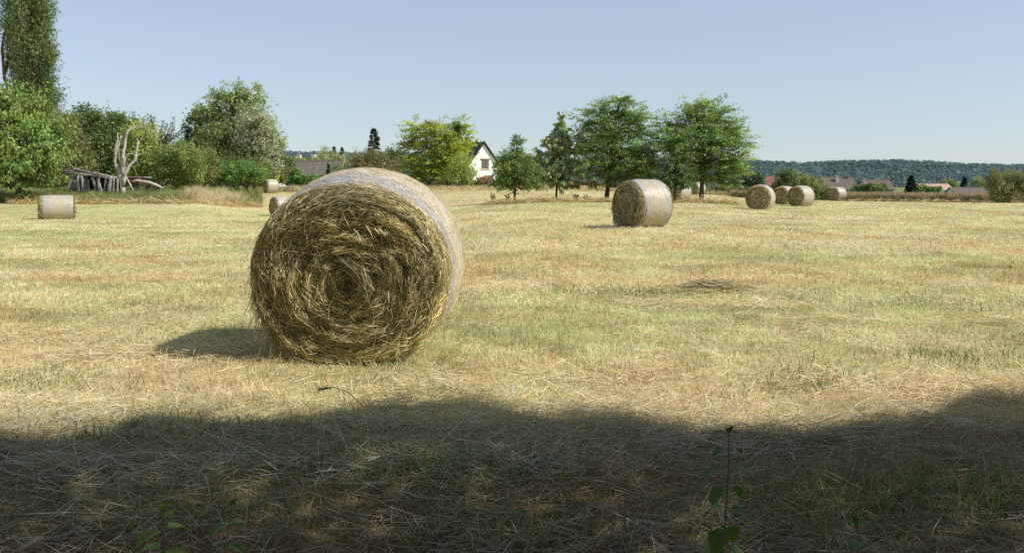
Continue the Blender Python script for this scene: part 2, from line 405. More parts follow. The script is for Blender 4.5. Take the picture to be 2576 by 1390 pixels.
# ------------------------------------------------------------------ round bales
BR, BL = .75, 1.2
def net_material(name, straw, blue):
    m, nt, out = new_mat(name); L = nt.links.new
    tc = N(nt, 'ShaderNodeTexCoord'); sx = N(nt, 'ShaderNodeSeparateXYZ')
    mpa = N(nt, 'ShaderNodeMapping'); mpa.inputs['Scale'].default_value = (1, .55, 1)
    nz = N(nt, 'ShaderNodeTexNoise', Scale=60., Detail=7., Roughness=.75)
    nb = N(nt, 'ShaderNodeTexNoise', Scale=3.2, Detail=4., Roughness=.6)
    vo = N(nt, 'ShaderNodeTexNoise', Scale=26., Detail=3., Roughness=.6)
    d = N(nt, 'ShaderNodeMath', operation='MULTIPLY_ADD'); d.inputs[1].default_value = .05
    dv = N(nt, 'ShaderNodeMath', operation='DIVIDE'); dv.inputs[1].default_value = BL
    cr = N(nt, 'ShaderNodeValToRGB'); el = cr.color_ramp.elements
    for ppos, c in [(.0, straw), (.10, straw), (.14, blue), (.26, blue), (.31, straw), (.74, straw), (.80, blue), (.90, blue), (.94, straw), (1., straw)]:
        if ppos == 0.: el[0].position = 0; el[0].color = c
        elif ppos == 1.: el[-1].position = 1; el[-1].color = c
        else:
            q = el.new(ppos); q.color = c
    fl = N(nt, 'ShaderNodeValToRGB'); e = fl.color_ramp.elements
    e[0].position = .36; e[0].color = (.28, .23, .15, 1); e[1].position = .62; e[1].color = (1.2, 1.18, 1.15, 1)
    mx = N(nt, 'ShaderNodeMix', data_type='RGBA', blend_type='MULTIPLY'); mx.inputs[0].default_value = .85
    mx2 = N(nt, 'ShaderNodeMix', data_type='RGBA', blend_type='MIX')
    rg = N(nt, 'ShaderNodeMapRange'); rg.inputs[1].default_value = .5; rg.inputs[2].default_value = .72; rg.inputs[4].default_value = .55
    mx2.inputs[7].default_value = (.52, .42, .26, 1)
    p = N(nt, 'ShaderNodeBsdfPrincipled', Roughness=.42); p.inputs['Specular IOR Level'].default_value = .45
    bp = N(nt, 'ShaderNodeBump', Strength=.55, Distance=.012)
    L(tc.outputs['Object'], sx.inputs[0]); L(tc.outputs['Object'], mpa.inputs[0])
    for q in (nz, nb, vo): L(mpa.outputs[0], q.inputs['Vector'])
    L(nb.outputs['Fac'], d.inputs[0]); L(sx.outputs['Y'], d.inputs[2]); L(d.outputs[0], dv.inputs[0]); L(dv.outputs[0], cr.inputs[0])
    L(nz.outputs['Fac'], fl.inputs[0]); L(cr.outputs[0], mx.inputs[6]); L(fl.outputs[0], mx.inputs[7])
    L(vo.outputs['Fac'], rg.inputs[0]); L(rg.outputs[0], mx2.inputs[0]); L(mx.outputs[2], mx2.inputs[6])
    L(mx2.outputs[2], p.inputs['Base Color']); L(nz.outputs['Fac'], bp.inputs['Height']); L(bp.outputs[0], p.inputs['Normal'])
    L(p.outputs[0], out.inputs[0])
    return m
NET = net_material('net_wrap', (.70, .645, .54, 1), (.46, .47, .52, 1))
NET_DULL = net_material('weathered_net_wrap', (.53, .485, .385, 1), (.45, .455, .47, 1))
PT = np.array([0, .04, .09, .16, .32, .7, .88, .95, 1.0]); PR = np.array([.90, .945, .975, .99, 1.0, 1.0, .985, .955, .90])
def bale_warp(x, y, z, seed, droop):
    """sag onto the ground, lumps, and a front shoulder that droops"""
    ang = np.arctan2(x, z)
    lump = 1 + .022 * (vnoise(ang * 1.6 + 20, y * 2.5 + seed, seed) - .5) + .012 * (vnoise(ang * 5 + 40, y * 6 + seed, seed + 3) - .5)
    x = x * lump; z = z * lump
    top = np.clip(z / BR, 0, 1)
    z = z - droop * top * np.clip(1 - y / .5, 0, 1) ** 1.4
    lo = np.clip(-z - .84 * BR, 0, None)
    z = np.where(lo > 0, -.84 * BR - lo * .4, z)
    x = x * (1 + .035 * np.clip(-z / BR, 0, 1))
    return x, y, z + .84 * BR + .16 * BR * .4
def end_depth(r, seed, th):
    """how far the hay face lies along the axis, by radius"""
    rf = r / BR
    d = np.interp(rf, [0, .06, .14, .3, .6, .8, .9, .945, .975, .99], [.012, .008, -.004, -.012, -.014, -.004, .012, .045, .105, .17])
    sp = np.sin(r * 2 * PI / .105 + th + 1.5 * vnoise(th * 1.5 + 9, r * 5, seed)) * .011 * np.clip(1.1 - rf, 0, 1) + (vnoise(th * 3 + 30, r * 14, seed) - .5) * .05 * np.clip(rf * 3, 0, 1) * np.clip((.98 - rf) * 8, 0, 1)
    return d + sp
HAYC = np.array([[.33, .28, .13], [.48, .42, .225], [.20, .17, .075], [.68, .62, .41], [.10, .078, .035], [.37, .26, .11], [.30, .295, .135]])
HAYP = np.array([.22, .2, .16, .12, .14, .07, .09])
m_face = noise_mat('packed_hay', (.05, .035, .014), (.16, .115, .045), 18., .9, .6, detail=8)
def bale_parts(parent, seed, nstr, wid, nthe, droop, fringe, net_hair, front=True, bright=1.0, shared=None):
    # net wrap
    ts = np.concatenate([np.linspace(.055, .2, 8), np.linspace(.25, .85, 16), np.linspace(.88, .95, 5)])
    th = np.linspace(0, 2 * PI, nthe, endpoint=False)
    TT, HH = np.meshgrid(ts, th, indexing='ij')
    r = np.interp(TT, PT, PR) * BR
    edge = np.where(TT < .06, (vnoise(HH * 4 + 9, HH * 0 + seed, seed) - .5) * .05, 0)
    X, Y, Z = bale_warp(r * np.sin(HH), TT * BL + edge, r * np.cos(HH), seed, droop)
    a, b = len(ts), nthe
    i = np.arange(a - 1)[:, None]; j = np.arange(b)[None, :]
    f = np.stack([i * b + j, i * b + (j + 1) % b, (i + 1) * b + (j + 1) % b, (i + 1) * b + j], -1).reshape(-1, 4)
    netv = np.stack([X, Y, Z], -1).reshape(-1, 3)
    mesh_obj('net_wrap', netv, f, NET if droop > .1 else NET_DULL, parent, smooth=True)
    for end in (0, 1):
        rs = np.concatenate([np.linspace(0.001, .9, 36), np.linspace(.91, .985, 10)]) * BR
        RR, HH = np.meshgrid(rs, th, indexing='ij')
        def place(r_, h_, lift):
            yy = end_depth(r_, seed + end, h_) - lift
            if end: yy = BL - yy
            q_ = np.clip(1 - (r_ / BR) ** 2, 0, 1) * (1 if (net_hair and not end) else 0)
            sx_, sz_ = .03 * q_, -.085 * q_
            return np.stack(bale_warp(r_ * np.sin(h_) + sx_, yy, r_ * np.cos(h_) + sz_, seed, droop), -1)
        V0 = place(RR, HH, -.02).reshape(-1, 3)
        a = len(rs); i = np.arange(a - 1)[:, None]
        f0 = np.stack([i * b + j, (i + 1) * b + j, (i + 1) * b + (j + 1) % b, i * b + (j + 1) % b], -1).reshape(-1, 4)
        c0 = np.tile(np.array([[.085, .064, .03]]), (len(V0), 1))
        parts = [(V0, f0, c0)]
        n = nstr if end == 0 else nstr // 8
        # wound strands following the spiral
        r0 = BR * (.03 + .94 * np.sqrt(rng.random(n))); h0 = rng.uniform(0, 2 * PI, n)
        ln = rng.uniform(.03, .15, n) * np.where(rng.random(n) < .08, 1.7, 1)
        tilt = rng.normal(.04, .26, n); outt = rng.normal(.0, .12, n); lift = np.abs(rng.normal(.0, .016, n))
        cross = rng.random(n) < .14
        tilt = np.where(cross, rng.normal(0, .9, n), tilt); lift = np.where(cross, lift + .02, lift); ln = np.where(cross, ln * .6, ln)
        pts = []
        for s in (-.5, 0, .5):
            rs_ = np.clip(r0 + s * ln * tilt, .005, .99 * BR)
            hs_ = h0 + s * ln / np.maximum(r0, .06)
            pts.append(place(rs_, hs_, lift + s * ln * outt))
        P = np.stack(pts, 1)
        radial = np.stack([np.sin(h0), np.zeros(n), np.cos(h0)], 1); ax = np.tile([[0, 1., 0]], (n, 1))
        mixa = rng.normal(0, .7, n)[:, None]
        Wd = unit(radial * np.cos(mixa) + ax * np.sin(mixa)); W = rng.uniform(.6, 1.35, n) * wid
        ws = np.stack([W * .7, W, W * .4], 1)
        c = HAYC[rng.choice(7, n, p=HAYP)]
        rf = r0 / BR
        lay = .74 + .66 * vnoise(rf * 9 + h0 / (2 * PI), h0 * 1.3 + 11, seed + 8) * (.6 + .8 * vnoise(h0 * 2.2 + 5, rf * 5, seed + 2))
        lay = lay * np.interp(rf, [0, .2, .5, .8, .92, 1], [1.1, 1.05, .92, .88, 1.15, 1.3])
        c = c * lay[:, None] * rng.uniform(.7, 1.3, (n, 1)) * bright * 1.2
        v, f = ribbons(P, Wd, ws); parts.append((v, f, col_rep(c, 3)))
        # frayed rim
        k = fringe if end == 0 else fringe // 4
        if k:
            h0 = rng.uniform(0, 2 * PI, k); r0 = BR * rng.uniform(.90, .985, k); ln = rng.uniform(.04, .15, k)
            radial = np.stack([np.sin(h0), 0 * h0, np.cos(h0)], 1); tang = np.stack([np.cos(h0), 0 * h0, -np.sin(h0)], 1)
            dirn = unit(tang * rng.choice([-1, 1], k, p=[.3, .7])[:, None] + radial * rng.normal(.04, .12, k)[:, None] + np.array([0, 1., 0]) * rng.normal(-.05 if end == 0 else .05, .25, k)[:, None])
            p0 = place(r0, h0, np.full(k, .01))
            p1 = p0 + dirn * (ln * .5)[:, None]
            d2 = unit(dirn - radial * .35 + rng.normal(0, .15, (k, 3)))
            P = np.stack([p0, p1, p1 + d2 * (ln * .5)[:, None]], 1); P[:, :, 2] = np.maximum(P[:, :, 2], .012)
            W = rng.uniform(.6, 1.2, k) * wid; ws = np.stack([W, W * .9, W * .35], 1)
            c = HAYC[rng.choice(7, k, p=[.2, .28, .1, .26, .03, .08, .05])] * rng.uniform(.8, 1.25, (k, 1)) * bright
            v, f = ribbons(P, unit(np.cross(dirn, rnd_dir(k))), ws); parts.append((v, f, col_rep(c, 3)))
        if net_hair and end == 0:
            # whorl at the heart, and a twisted sheaf that has pulled loose
            k = 1900
            h0 = rng.uniform(0, 2 * PI, k); r0 = rng.uniform(.004, .22, k); ln = rng.uniform(.06, .2, k)
            pts = []
            for s in (-.5, 0, .5):
                pts.append(place(np.clip(r0 * (1 - .5 * s), .005, .3), h0 + s * ln / np.maximum(r0, .05), .012 + .02 * rng.random(k) + 0 * h0))
            P = np.stack(pts, 1); W = rng.uniform(.6, 1.3, k) * wid
            c = HAYC[rng.choice(7, k, p=HAYP)] * rng.uniform(.7, 1.3, (k, 1))
            v, f = ribbons(P, rnd_dir(k), np.stack([W, W, W * .5], 1)); parts.append((v, f, col_rep(c, 3)))
            k = 420
            t0 = rng.uniform(0, 1, k)
            zc = .84 * BR + .064 * BR - .075
            st = np.stack([-.10 + .14 * t0 + rng.normal(0, .02, k), np.full(k, -.01) - .05 * rng.random(k), zc + .19 - .10 * t0 + rng.normal(0, .025, k)], 1)
            en = np.stack([.17 + rng.normal(0, .022, k), -.055 - .05 * rng.random(k), zc - .05 + rng.normal(0, .03, k)], 1)
            mid = (st + en) / 2 + np.stack([.03 + 0 * t0, -.02 + 0 * t0, .035 + .02 * t0], 1) + rng.normal(0, .008, (k, 3))
            P = np.stack([st, mid, en], 1); W = rng.uniform(.6, 1.2, k) * wid
            c = HAYC[rng.choice(7, k, p=[.22, .25, .12, .2, .05, .06, .1])] * rng.uniform(.7, 1.2, (k, 1))
            v, f = ribbons(P, rnd_dir(k), np.stack([W * .7, W, W * .5], 1)); parts.append((v, f, col_rep(c, 3)))
            # shaggy long straws over the top shoulder and trailing at the bottom
            k = 1500
            h0 = rng.normal(-.1, .75, k); r0 = BR * rng.uniform(.84, .985, k); ln = rng.uniform(.12, .38, k)
            pts = []
            for s in (-.5, 0, .5):
                pts.append(place(np.clip(r0 - .03 * BR * s * s, .1, .99 * BR), h0 + s * ln / r0, .012 + .05 * rng.random(k) * (1 - s * s * 2)))
            P = np.stack(pts, 1); W = rng.uniform(.7, 1.3, k) * wid
            c = HAYC[rng.choice(7, k, p=[.22, .28, .1, .26, .02, .07, .05])] * rng.uniform(.75, 1.2, (k, 1))
            v, f = ribbons(P, rnd_dir(k), np.stack([W * .7, W, W * .4], 1)); parts.append((v, f, col_rep(c, 3)))
            k = 700
            h0 = rng.choice([-2.5, -2.1, 2.7, -1.7], k) + rng.normal(0, .28, k); r0 = BR * rng.uniform(.85, .985, k); ln = rng.uniform(.08, .26, k)
            p0 = place(r0, h0, .01 + .02 * rng.random(k)); dn = unit(np.stack([rng.normal(.1, .35, k), rng.normal(-.12, .12, k), -np.ones(k)], 1))
            P = np.stack([p0, p0 + dn * (ln * .5)[:, None], p0 + dn * ln[:, None] + rng.normal(0, .012, (k, 3))], 1); P[:, :, 2] = np.maximum(P[:, :, 2], .012)
            W = rng.uniform(.7, 1.3, k) * wid
            c = HAYC[rng.choice(7, k, p=[.22, .28, .1, .26, .02, .07, .05])] * rng.uniform(.75, 1.2, (k, 1))
            v, f = ribbons(P, rnd_dir(k), np.stack([W * .8, W, W * .4], 1)); parts.append((v, f, col_rep(c, 3)))
        V, Fc, C = join(parts)
        mesh_obj('hay_end', V, Fc, HAY, parent, col=C)
    if net_hair:
        k = net_hair; h0 = rng.uniform(-2.2, 2.2, k); t0 = rng.uniform(.08, .93, k); ln = rng.uniform(.04, .16, k)
        r = np.interp(t0, PT, PR) * BR + .004
        a = rng.normal(0, .8, k); pts = []
        big = rng.random(k) < .03
        for s in (-.5, 0, .5):
            hh = h0 + np.cos(a) * ln * s / r; yy = t0 * BL + np.sin(a) * ln * s
            pts.append(np.stack(bale_warp((r + .012 * (big * (s + .5) * 4 + .2)) * np.sin(hh), yy, (r + .012 * (big * (s + .5) * 4 + .2)) * np.cos(hh), seed, droop), -1))
        P = np.stack(pts, 1); W = rng.uniform(.5, 1., k) * wid * .75
        c = np.array([[.75, .66, .45], [.50, .39, .19], [.62, .52, .30]])[rng.integers(0, 3, k)]
        v, f = ribbons(P, rnd_dir(k), np.stack([W * .7, W, W * .4], 1))
        mesh_obj('loose_straw_wisps', v, f, HAY, parent, col=col_rep(c, 3))

def yawed(phi): return -math.radians(phi)
def set_bale(o, px, d, phi, face_centre=True, sc=1.0):
    p = at(px, d); y = p.y; x = p.x
    o.location = (x, y, float(zg(x, y)) - .005); o.rotation_euler = (0, 0, yawed(phi)); o.scale = (sc, sc, sc) if not isinstance(sc, tuple) else sc
big = thing('hay_bale', 'huge shaggy round hay bale filling the middle of the field, its coiled end facing us', 'hay bale', group='round hay bales')
bale_parts(big, 3, 62000, .0044, 180, .15, 2800, 3600, bright=1.3)
set_bale(big, 872, 6.95, 3.2, sc=1.05)
mid = thing('hay_bale', 'pale net wrapped hay bale standing alone in the open grass before the dark leafy trees', 'hay bale', group='round hay bales')
bale_parts(mid, 11, 9000, .013, 96, .03, 1100, 500, bright=1.0)
set_bale(mid, 1577, 27.3, 59)
lowb = thing('hay_bale', 'hay bale showing its full circular coiled end, frontmost of the cluster near the red roof', 'hay bale', group='round hay bales')
bale_parts(lowb, 23, 4200, .022, 64, .03, 500, 0, bright=1.05)
set_bale(lowb, 1906, 51.5, 30)
def dup(root, label):
    r = root.copy(); COL.objects.link(r); r['label'] = label
    for ch in root.children:
        c = ch.copy(); COL.objects.link(c); c.parent = r
    return r
for label, px, d, phi, sc in [
        ('bright wrapped hay bale at the end of the cluster of three, nearest the olive bush', 2000, 63, 57, 1.0),
        ('hay bale half hidden between the two others below the red roof', 1962, 70, 50, 1.0),
        ('hay bale in front of the tall grass where the wire fence starts', 2096, 93, 64, 1.0),
        ('hay bale peeking out behind the one at the start of the wire fence', 2087, 98, 64, 1.0),
        ('broadside net wrapped hay bale lying before the ruined log shed', 100, 47.5, 62, (.88, 1.36, .88)),
        ('small wrapped hay bale on the rise beside the patch of tall pale grass', 667, 93, 55, 1.0),
        ('hay bale mostly hidden behind the small one beside the tall pale grass', 658, 100, 55, 1.0),
        ('hay bale peeping out past the upper edge of the huge bale', 687, 64.5, 52, 1.0),
        ('whitish hay bale half sunk in weeds beyond the fallen white log', 434, 95, -62, 1.0),
        ('hay bale seen through low branches behind the slim young tree trunk', 1697, 73, 60, 1.0),
        ('far hay bale seen just behind the forked dark tree trunk', 1745, 102, 58, 1.0)]:
    o = dup(lowb, label); set_bale(o, px, d, phi, sc=sc)

# ---- small heap of hay left lying in the field
def hay_heap():
    c0 = at(1795, 11.6); k = 2600
    u = rng.normal(0, 1, k); v_ = rng.normal(0, 1, k)
    x = c0.x + u * .19 + .04; y = c0.y + v_ * .13
    hgt = .095 * np.exp(-((x - c0.x + .02) / .26) ** 2 - ((y - c0.y) / .2) ** 2)
    P, Wd, ws = straws(x, y, k, .10, .42, .005, .009, pref=-.2, spread=.45, lift=.015, tilt=.10, zoff=hgt * rng.uniform(.3, 1, k))
    c = HAYC[rng.choice(7, k, p=HAYP)] * rng.uniform(.8, 1.35, (k, 1)); c = np.where((rng.random(k) < .4)[:, None], .8 * STRAW[rng.integers(0, 5, k)], c)
    v, f = ribbons(P, Wd, ws); o = Vector((c0.x, c0.y, float(zg(c0.x, c0.y))))
    ob = mesh_obj('hay_heap', v - np.array(o), f, HAY, col=col_rep(c, 3)); ob.location = o
    tag(ob, 'small flattened heap of loose hay lying alone on the stubble', 'hay heap')
hay_heap()

# ------------------------------------------------------------------ trees
BARK = noise_mat('bark', (.06, .045, .03), (.16, .125, .09), 9., .9, .6, (1, 1, .25))
LEAF = leaf_mat('tree_leaves', .34, .5, .3)
LEAFD = leaf_mat('conifer_needles', .12, .6, .2)
def bez(a, b, sag, n=6, wob=.05):
    a, b = Vector(a), Vector(b); L_ = (b - a).length
    off = Vector((random.gauss(0, wob), random.gauss(0, wob), random.gauss(0, wob * .4))) * L_
    return [a.lerp(b, t) + (off + Vector((0, 0, sag * L_))) * (4 * t * (1 - t)) for t in [i / (n - 1) for i in range(n)]]
def make_tree(name, label, cat, px, d, blobs, pal, n_leaf, leaf=(.16, .07), trunk=(.16, None), style='round', group=None,
              mat=None, clump=45, depth=1.0, limbs=True, poke=1.0, csz=.16, gain=1.75, stems=1, bark=None, flower=None, base_py=None):
    """crown: leaf clumps through the volume of several lobes (cx, cy, rx, ry as measured), on limbs from a tapered trunk"""
    k = d / F
    o = at(px, d)
    root = thing(name, label, cat, o, 0, group)
    bl = []
    for b in blobs:
        cx, cy, rx, ry = b[:4]; dz = b[4] if len(b) > 4 else random.uniform(-.45, .45) * rx * k
        bl.append((Vector(((cx - CX) * k - o.x, dz, CAMZ - (cy - HZ) * k - o.z)), rx * k, ry * k, min(rx, 1.4 * ry) * k * depth))
    wts = np.array([b[1] * b[2] for b in bl]); wts = wts / wts.sum()
    ncl = max(8, int(n_leaf / clump)); which = rng.choice(len(bl), ncl, p=wts)
    C = np.array([b[0] for b in bl])[which]; Rd = np.array([(b[1], b[3], b[2]) for b in bl])[which]
    dirs = rnd_dir(ncl)
    rad = np.where(rng.random(ncl) < .72, rng.uniform(.68, 1.0, ncl), rng.uniform(.15, .7, ncl)) * (1 + poke * .16 * np.maximum(rng.normal(0, 1, ncl), -.6))
    CP = C + dirs * Rd * rad[:, None]
    CP[:, 2] = np.maximum(CP[:, 2], .12)
    size = np.minimum(Rd.min(1), 2.2) * csz * rng.uniform(.7, 1.5, ncl) + .05
    outw = unit(dirs + np.array([0, 0, .15]))
    M = clump
    idx = np.repeat(np.arange(ncl), M); n = len(idx)
    g = rng.normal(0, 1, (n, 3))
    along = rng.uniform(-1.2, 1.6, n)[:, None]
    if style == 'flat':      # horizontal feathery sprays
        ow = outw[idx].copy(); ow[:, 2] *= .35; ow = unit(ow)
        off = ow * along * size[idx][:, None] * 1.5 + g * size[idx][:, None] * np.array([.75, .75, .28])
        A = unit(ow + rng.normal(0, .55, (n, 3)) * np.array([1, 1, .5]) + np.array([0, 0, -.12]))
        nrm = unit(np.array([0, 0, .8]) + unit(g) * .5 + outw[idx] * .4 + rng.normal(0, .35, (n, 3)))
    elif style == 'up':      # poplar: upright sprays
        ow = unit(outw[idx] * np.array([.5, .5, .3]) + np.array([0, 0, 1.]))
        off = ow * along * size[idx][:, None] * 1.7 + g * size[idx][:, None] * .5
        A = unit(ow + rng.normal(0, .6, (n, 3))); nrm = unit(unit(g) * .8 + outw[idx] * .7 + rng.normal(0, .4, (n, 3)))
    elif style == 'droop':
        ow = outw[idx].copy(); ow[:, 2] = ow[:, 2] * .3 + .1; ow = unit(ow)
        off = ow * along * size[idx][:, None] * 1.9 + g * size[idx][:, None] * .4
        A = unit(np.array([0, 0, -1.]) + ow * .5 + rng.normal(0, .35, (n, 3))); nrm = rnd_dir(n)
    else:
        off = outw[idx] * along * size[idx][:, None] * .9 + g * size[idx][:, None] * .75
        A = unit(outw[idx] * .4 + rng.normal(0, .8, (n, 3))); nrm = unit(unit(g) * .9 + outw[idx] * .6 + rng.normal(0, .35, (n, 3)))
    P = CP[idx] + off
    P[:, 2] = np.maximum(P[:, 2], .03)
    ln = leaf[0] * 1.12 * rng.uniform(.65, 1.3, n); wd = leaf[1] * 1.4 * rng.uniform(.7, 1.2, n)
    S = unit(np.cross(A, nrm)) * wd[:, None] * .5
    pal = np.array(pal) * gain; cc = pal[rng.integers(0, len(pal), n)]
    tone = rng.uniform(.62, 1.42, ncl)[idx][:, None] * rng.uniform(.8, 1.2, (n, 1))
    warm = rng.normal(0, .10, ncl)[idx]
    cc = cc * tone * np.stack([1 + warm, 1 + 0 * warm, 1 - warm], 1)
    if flower is not None:
        fc, test = flower
        isf = test(CP / k, dirs)[idx] & (rng.random(n) < .62)
        cc = np.where(isf[:, None], np.array(fc) * rng.uniform(.75, 1.15, (n, 1)), cc)
    v, f = leaf_quads(P, A * ln[:, None], S)
    mesh_obj('crown', v, f, mat or LEAF, root, col=np.repeat(np.clip(cc, 0.004, 1), 4, axis=0))
    # trunk and limbs
    tb = Tubes(); r0 = trunk[0]
    zs = sorted(bl, key=lambda b: b[0].z)
    top = zs[-1][0]; th_ = trunk[1] if trunk[1] else max(.4, zs[0][0].z * .9)
    for s in range(stems):
        bx = Vector((random.uniform(-.12, .12) * s, random.uniform(-.1, .1) * s, -.25))
        fork = Vector((top.x * .25 + random.gauss(0, .1) * s, 0, th_))
        pts = [bx, bx.lerp(fork, .15) + Vector((0, 0, .05)), bx.lerp(fork, .55), fork]
        tb.add(pts, [r0 * 1.45, r0 * 1.05, r0 * .9, r0 * .8], 9, .05)
        # leader
        tip = Vector((top.x, top.y, top.z))
        tb.add(bez(fork, tip, 0, 7, .03), [r0 * .8 * (1 - i / 7.5) + .012 for i in range(7)], 7, .05)
        if limbs:
            for c, rx, ry, ry2 in bl:
                st = fork.lerp(tip, random.uniform(0, .35)) if c.z > th_ else bx.lerp(fork, .8)
                rr_ = r0 * .42
                pp = bez(st, c, .06, 6, .06)
                tb.add(pp, [rr_ * (1 - i / 7) + .01 for i in range(6)], 6, .05)
                sel = np.argsort(np.linalg.norm((CP - np.array(c)) / np.array([rx, ry2, ry]), axis=1))[:60]
                for q in random.sample(list(sel), min(7, len(sel))):
                    tb.add(bez(pp[random.randint(2, 5)], CP[q], .04, 4, .07), [rr_ * .35, rr_ * .26 + .006, rr_ * .18 + .005, .005], 4)
    tb.build('trunk', bark or BARK, root, smooth=True)
    return root
def conifer(name, label, px, d, ytop, ybase, hw, pal, n_leaf=3500, leaf=(.3, .12), droop=.25, group=None, power=1.1):
    k = d / F; o = at(px, d); root = thing(name, label, 'conifer', o, 0, group)
    ztop = CAMZ - (ytop - HZ) * k - o.z; zb = max(.2, CAMZ - (ybase - HZ) * k - o.z)
    tb = Tubes(); tb.add([(0, 0, -.2), (0, 0, ztop * .5), (0, 0, ztop)], [hw * k * .1 + .05, hw * k * .06 + .03, .02], 7); tb.build('trunk', BARK, root)
    nb = max(30, n_leaf // 40); M = n_leaf // nb
    t = (np.arange(nb) + rng.random(nb)) / nb; t = t ** .9
    zz = zb + (ztop - zb) * t; az = rng.uniform(0, 2 * PI, nb)
    ln = hw * k * (1 - t) ** power * rng.uniform(.65, 1.12, nb) + .06 * hw * k
    idx = np.repeat(np.arange(nb), M); n = len(idx); s = rng.random(n) ** .7
    a = az[idx] + rng.normal(0, .16, n); r = ln[idx] * s
    P = np.stack([np.cos(a) * r, np.sin(a) * r, zz[idx] - droop * r * s + rng.normal(0, .05, n) * hw * k * .5], 1)
    A = unit(np.stack([np.cos(a), np.sin(a), -droop * 1.2 + 0 * a], 1) + rng.normal(0, .5, (n, 3)))
    S = unit(np.cross(A, unit(np.array([0, 0, 1.]) + rng.normal(0, .5, (n, 3))))) * (leaf[1] * rng.uniform(.35, .6, n))[:, None]
    pal = np.array(pal); cc = pal[rng.integers(0, len(pal), n)] * rng.uniform(.65, 1.3, (n, 1)) * rng.uniform(.75, 1.25, nb)[idx][:, None]
    v, f = leaf_quads(P, A * (leaf[0] * rng.uniform(.6, 1.2, n))[:, None], S)
    mesh_obj('crown', v, f, LEAFD, root, col=np.repeat(cc, 4, axis=0))
    return root
G_MID = [(.10, .16, .035), (.13, .19, .045), (.075, .125, .03), (.15, .20, .06)]
G_DK = [(.06, .095, .028), (.085, .125, .035), (.05, .08, .026), (.10, .14, .045)]
G_OL = [(.12, .13, .04), (.15, .16, .055), (.095, .105, .035), (.17, .17, .065)]
G_BR = [(.15, .215, .05), (.19, .26, .065), (.115, .175, .04), (.23, .29, .085)]
G_YL = [(.29, .36, .04), (.36, .42, .055), (.22, .29, .035), (.42, .46, .085)]
G_ACA = [(.13, .20, .05), (.175, .245, .07), (.095, .15, .042), (.225, .285, .095)]
G_GREY = [(.17, .22, .09), (.22, .26, .12), (.12, .17, .06), (.28, .31, .16)]
G_POP = [(.085, .115, .038), (.11, .14, .05), (.065, .09, .03), (.15, .17, .075)]

make_tree('poplar_tree', 'very tall columnar dark poplar rising out of the top of the picture', 'tree', 85, 100,
          [(75, -60, 38, 60), (58, 0, 42, 60), (96, 20, 32, 55), (58, 80, 42, 60), (102, 100, 34, 58), (68, 150, 46, 60), (116, 165, 30, 50), (72, 212, 44, 48), (115, 225, 30, 45), (105, 265, 46, 42), (60, 262, 40, 35)],
          G_POP, 56000, (.21, .105), (.5, 3), 'up', csz=.24)
make_tree('walnut_tree', 'bright fresh green broadleaf tree at the edge of the field below the poplar', 'tree', 50, 64,
          [(30, 265, 55, 45), (45, 300, 65, 60), (105, 335, 50, 50), (60, 385, 85, 65), (-40, 330, 80, 110), (115, 395, 45, 48), (40, 435, 80, 35), (-60, 440, 60, 40)],
          G_BR, 30000, (.22, .10), (.22, 1.2), 'droop', csz=.2, gain=1.3)
make_tree('scrub_tree', 'olive brown scrubby tree between the bright green tree and the tall dark ones', 'tree', 165, 84,
          [(150, 310, 32, 30), (165, 345, 45, 50), (180, 395, 48, 50), (160, 430, 55, 35), (195, 435, 30, 28)], G_OL, 13000, (.2, .10), (.16, 1), csz=.2)
make_tree('leafy_tree', 'dark green tree with a lobed pointed top behind the ruined shed', 'tree', 225, 90,
          [(212, 300, 26, 30), (232, 310, 32, 32), (225, 350, 48, 50), (240, 400, 55, 55), (225, 440, 50, 30)], G_DK, 15000, (.22, .11), (.2, 1.2), csz=.2)
make_tree('leafy_tree', 'dark round topped tree standing behind the silvery dead tree', 'tree', 292, 92,
          [(280, 318, 36, 32), (305, 312, 28, 28), (295, 360, 50, 50), (300, 415, 55, 50)], G_DK, 14000, (.22, .11), (.2, 1.2), csz=.2)
make_tree('hawthorn_tree', 'yellowish green tree filling the crook of the silvery dead tree', 'tree', 350, 80,
          [(335, 330, 30, 24), (362, 345, 38, 34), (345, 380, 42, 40), (375, 400, 40, 40), (340, 425, 40, 30)], [(.17, .21, .045), (.22, .25, .06), (.13, .16, .035), (.26, .27, .09)], 11000, (.18, .09), (.15, 1), csz=.2)
